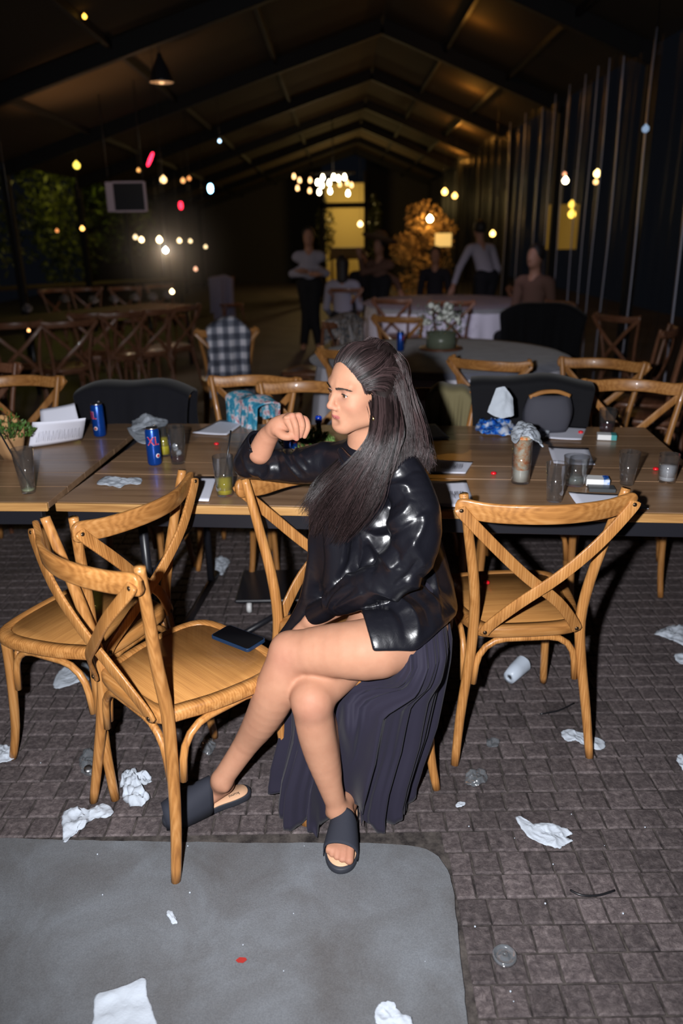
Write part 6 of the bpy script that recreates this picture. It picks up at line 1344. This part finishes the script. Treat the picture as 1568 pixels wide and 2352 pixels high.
for v_ in bm.verts: v_.co.z += .0015 * noise.noise(v_.co * 150)
o = bm_obj('lid_disc', bm, plastic, t); o.modifiers.new('s', 'SOLIDIFY').thickness = .0008
bm = bmesh.new(); lathe(bm, [(.012, 0), (.014, .003), (.013, .008), (.005, .009)], 16); o = bm_obj('bottle_cap', bm, alu); o.location = Z(203, 1768, .014); o.rotation_euler = (.4, .2, 0); tag(o, 'shiny metal bottle cap in the squashed clear box', 'cap')
def straw(pts, label, z=.005):
    bm = bmesh.new(); P = [Z(px, py, z) for px, py in pts]; c_ = P[0].copy(); tube(bm, [Vector(q) - c_ for q in catmull([tuple(p) for p in P], 4)], .0028, 8); o = bm_obj('drinking_straw', bm, mat('black_straw', (.01, .01, .012), .3)); o.location = c_; return tag(o, label, 'straw', 'black straws on the ground')
straw([(1309, 2044), (1335, 2056), (1375, 2056), (1411, 2045)], 'curved black straw on the setts at lower right'); straw([(1240, 1640), (1282, 1632), (1318, 1615)], 'black straw lying under the right-hand chair')
bm = bmesh.new(); P = [Z(px, py, .0085) for px, py in ((541, 2206), (550, 2199), (564, 2200), (567, 2205), (558, 2212), (546, 2211))]; c_ = sum(P, Vector()) / 6; vs = [bm.verts.new(p - c_) for p in P]; bm.faces.new(vs); r_ = bmesh.ops.extrude_face_region(bm, geom=list(bm.faces)); [setattr(v_, 'co', v_.co + Vector((0, 0, .001))) for v_ in r_['geom'] if isinstance(v_, bmesh.types.BMVert)]
o = bm_obj('petal', bm, mat('red_petal', (.30, .02, .015), .6), smooth=False); o.location = c_; tag(o, 'dark red petal lying on the grey slab', 'petal')
bm = bmesh.new(); rn = random.Random(21)
for px, py in ((225, 1962), (235, 2055), (437, 2050), (430, 1943), (674, 2098), (560, 2170), (698, 1943), (1178, 2300), (977, 2208), (1170, 2277), (1075, 1898), (1250, 1899), (1388, 1942), (1310, 1870), (1092, 2128), (1432, 2098), (1270, 1985), (94, 1752), (1356, 2375), (1180, 1925), (650, 2230), (1250, 2075), (1480, 1900)):
    p = Z(px + rn.uniform(-2, 2), py, .010); bmesh.ops.create_icosphere(bm, subdivisions=1, radius=rn.uniform(.0012, .003), matrix=Matrix.Translation(p))
tag(bm_obj('crumbs', bm, tissue), 'scattered pale crumbs on the slab and setts', 'crumbs', kind='stuff')
# phone on the nearest chair
Pq = [Z(px, py, .459) for px, py in ((487, 1466), (522, 1440), (609, 1471), (572, 1501))]; c_ = sum(Pq, Vector()) / 4; ux = (Pq[2] - Pq[1] + Pq[3] - Pq[0]) / 2; uy = (Pq[1] - Pq[0] + Pq[2] - Pq[3]) / 2
t = thing('smartphone', c_, 'black-screened phone in a blue case on the nearest chair seat', 'phone', None, math.atan2(ux.y, ux.x)); a, b = ux.length / 2, uy.length / 2
bm = bmesh.new(); prism(bm, rrect(a, b, .010, 4), 0, .0095, .0015); bm_obj('phone_case', bm, mat('blue_case', (.008, .026, .065), .4), t, smooth=False)
bm = bmesh.new(); prism(bm, rrect(a - .003, b - .003, .008, 4), .0092, .0102); bm_obj('screen', bm, mat('phone_glass', (.003, .003, .004), .12, .25), t, smooth=False)
# ================================================================== people in the dark background
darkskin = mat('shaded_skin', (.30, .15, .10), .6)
def figure(label, px, py_head, y, hipz, lean, colors, seated=False, arms=None, face=(0, -1), hat=None, group='people in the dark background', long_hair=False, apron=False, headfwd=.03):
    head = Y(px, py_head, y); x0, y0 = head.x - lean[0], y - lean[1]; t = thing('person', (x0, y0, 0), label, 'person', group)
    hz_ = head.z; sh = np.array([head.x - lean[0] * .12, y - lean[1] * .12, hz_ - .27]); hip = np.array([x0, y0, hipz]); fx, fy = face; L_ = math.hypot(fx, fy); fx /= L_; fy /= L_; sd = np.array([-fy, fx, 0]); fv = np.array([fx, fy, 0])
    lo = np.minimum(np.minimum(sh, hip), [head.x, y, 0]) - [.55, .55, 0]; lo[2] = -.02; hi = np.maximum(np.maximum(sh, hip), [head.x, y, hz_]) + [.55, .55, .15]
    B = Field(lo, hi, .014); S = Field(lo, hi, .014); P_ = Field(lo, hi, .014); Hc = np.array([head.x, y, hz_ - .02]) + fv * headfwd
    MM = np.array([fv, sd, [0, 0, 1]])
    B.ell(Hc, (.095, .075, .115), MM, .02); B.ell(Hc + fv * .03 - [0, 0, .06], (.06, .055, .06), MM, .02); B.ell(Hc + fv * .095 - [0, 0, .02], (.02, .014, .025), MM, .01); B.cap(Hc - [0, 0, .05], sh + [0, 0, .05], .055, .06, .02); B.cap(sh, hip, .09, .09, .02); B.cap(sh + sd * .16, sh - sd * .16, .045, .045, .02)
    mid = (sh + hip) / 2; S.chain([hip + [0, 0, .02], mid, sh - [0, 0, .06]], [.135, .13, .13], .05, flat=(fv, 1.3)); S.cap(sh + sd * .15, sh - sd * .15, .065, .065, .05)
    for s_, k in ((1, 0), (-1, 1)):
        shp = sh + sd * .18 * s_ - [0, 0, .02]
        el, hd = (arms[k] if arms else ((shp + sd * .05 * s_ - [0, 0, .28]) , (shp + fv * .2 - [0, 0, .42])))
        if arms: el = sh + np.array(el); hd = sh + np.array(hd)
        S.chain([shp, el], [.062, .05], .02); S.chain([el, el + (hd - el) * .8], [.05, .04], .02)
        B.chain([shp, el], [.045, .04], .02); B.chain([el, hd], [.04, .032], .02); dr = (hd - el) / (np.linalg.norm(hd - el) + 1e-6); B.ell(hd + dr * .05, (.05, .035, .04), None, .02)
        B.cap(hd, hd + dr * .08, .034, .03, .01)
        for q in range(4): B.cap(hd + dr * .06 + sd * (q - 1.5) * .02, hd + dr * .12 + sd * (q - 1.5) * .024, .015, .014, .006)
    if seated:
        for s_ in (1, -1):
            k_ = hip + fv * .42 + sd * .12 * s_; P_.chain([hip + sd * .09 * s_, k_], [.10, .075], .03); P_.chain([k_, np.array([k_[0], k_[1], .08]) + fv * .02], [.07, .05], .02); B.cap([k_[0], k_[1], .05], np.array([k_[0], k_[1], .03]) + fv * .15, .045, .04, .01)
    else:
        for s_ in (1, -1):
            f_ = np.array([hip[0], hip[1], .08]) + sd * .11 * s_; P_.chain([hip + sd * .08 * s_, (hip + f_) / 2 + fv * .03, f_], [.115, .08, .06], .03); B.cap(f_ - [0, 0, .03], f_ + fv * .15 - [0, 0, .04], .045, .04, .01)
    P_.ell(hip, (.12, .16, .12), MM, .03)
    cb, cs, cp_, chair_ = colors
    for nm, fl, m in (('body', B, cb), ('shirt', S, cs), ('trousers', P_, cp_)):
        co, Q = fl.mesh(1); o = mesh_from(nm, co - np.array([x0, y0, 0]), Q, m, t)
    K = Field(lo, hi, .014); K.ell(Hc - fv * .02 + [0, 0, .035], (.105, .088, .105), MM, .02)
    if long_hair: K.chain([Hc - fv * .04, Hc - fv * .06 - [0, 0, .18], Hc - fv * .03 - [0, 0, .30]], [.085, .08, .05], .03)
    K.plane(Hc + fv * .055, fv, .01); co, Q = K.mesh(1); mesh_from('hair', co - np.array([x0, y0, 0]), Q, chair_, t)
    if hat:
        bm = bmesh.new(); lathe(bm, [(.10, -.0), (.26, .03), (.27, .045), (.25, .04), (.11, .02), (.10, .12), (.06, .15)], 28); o = bm_obj('hat', bm, hat, t); o.location = Vector(Hc) + Vector((0, 0, .07)) - Vector((x0, y0, 0)); o.rotation_euler = (-.15, .25, 0)
    return t
wsh = mat('white_shirt_cloth', (.30, .28, .33), .85, .2); wt = mat('pale_blouse', (.26, .25, .31), .85, .2); bk = mat('black_trousers', (.012, .012, .015), .85, .2); brn = mat('brown_top', (.11, .06, .045), .85, .2); dk = mat('dark_top', (.016, .015, .02), .85, .2); hr = mat('dark_hair_mass', (.012, .009, .008), .6)
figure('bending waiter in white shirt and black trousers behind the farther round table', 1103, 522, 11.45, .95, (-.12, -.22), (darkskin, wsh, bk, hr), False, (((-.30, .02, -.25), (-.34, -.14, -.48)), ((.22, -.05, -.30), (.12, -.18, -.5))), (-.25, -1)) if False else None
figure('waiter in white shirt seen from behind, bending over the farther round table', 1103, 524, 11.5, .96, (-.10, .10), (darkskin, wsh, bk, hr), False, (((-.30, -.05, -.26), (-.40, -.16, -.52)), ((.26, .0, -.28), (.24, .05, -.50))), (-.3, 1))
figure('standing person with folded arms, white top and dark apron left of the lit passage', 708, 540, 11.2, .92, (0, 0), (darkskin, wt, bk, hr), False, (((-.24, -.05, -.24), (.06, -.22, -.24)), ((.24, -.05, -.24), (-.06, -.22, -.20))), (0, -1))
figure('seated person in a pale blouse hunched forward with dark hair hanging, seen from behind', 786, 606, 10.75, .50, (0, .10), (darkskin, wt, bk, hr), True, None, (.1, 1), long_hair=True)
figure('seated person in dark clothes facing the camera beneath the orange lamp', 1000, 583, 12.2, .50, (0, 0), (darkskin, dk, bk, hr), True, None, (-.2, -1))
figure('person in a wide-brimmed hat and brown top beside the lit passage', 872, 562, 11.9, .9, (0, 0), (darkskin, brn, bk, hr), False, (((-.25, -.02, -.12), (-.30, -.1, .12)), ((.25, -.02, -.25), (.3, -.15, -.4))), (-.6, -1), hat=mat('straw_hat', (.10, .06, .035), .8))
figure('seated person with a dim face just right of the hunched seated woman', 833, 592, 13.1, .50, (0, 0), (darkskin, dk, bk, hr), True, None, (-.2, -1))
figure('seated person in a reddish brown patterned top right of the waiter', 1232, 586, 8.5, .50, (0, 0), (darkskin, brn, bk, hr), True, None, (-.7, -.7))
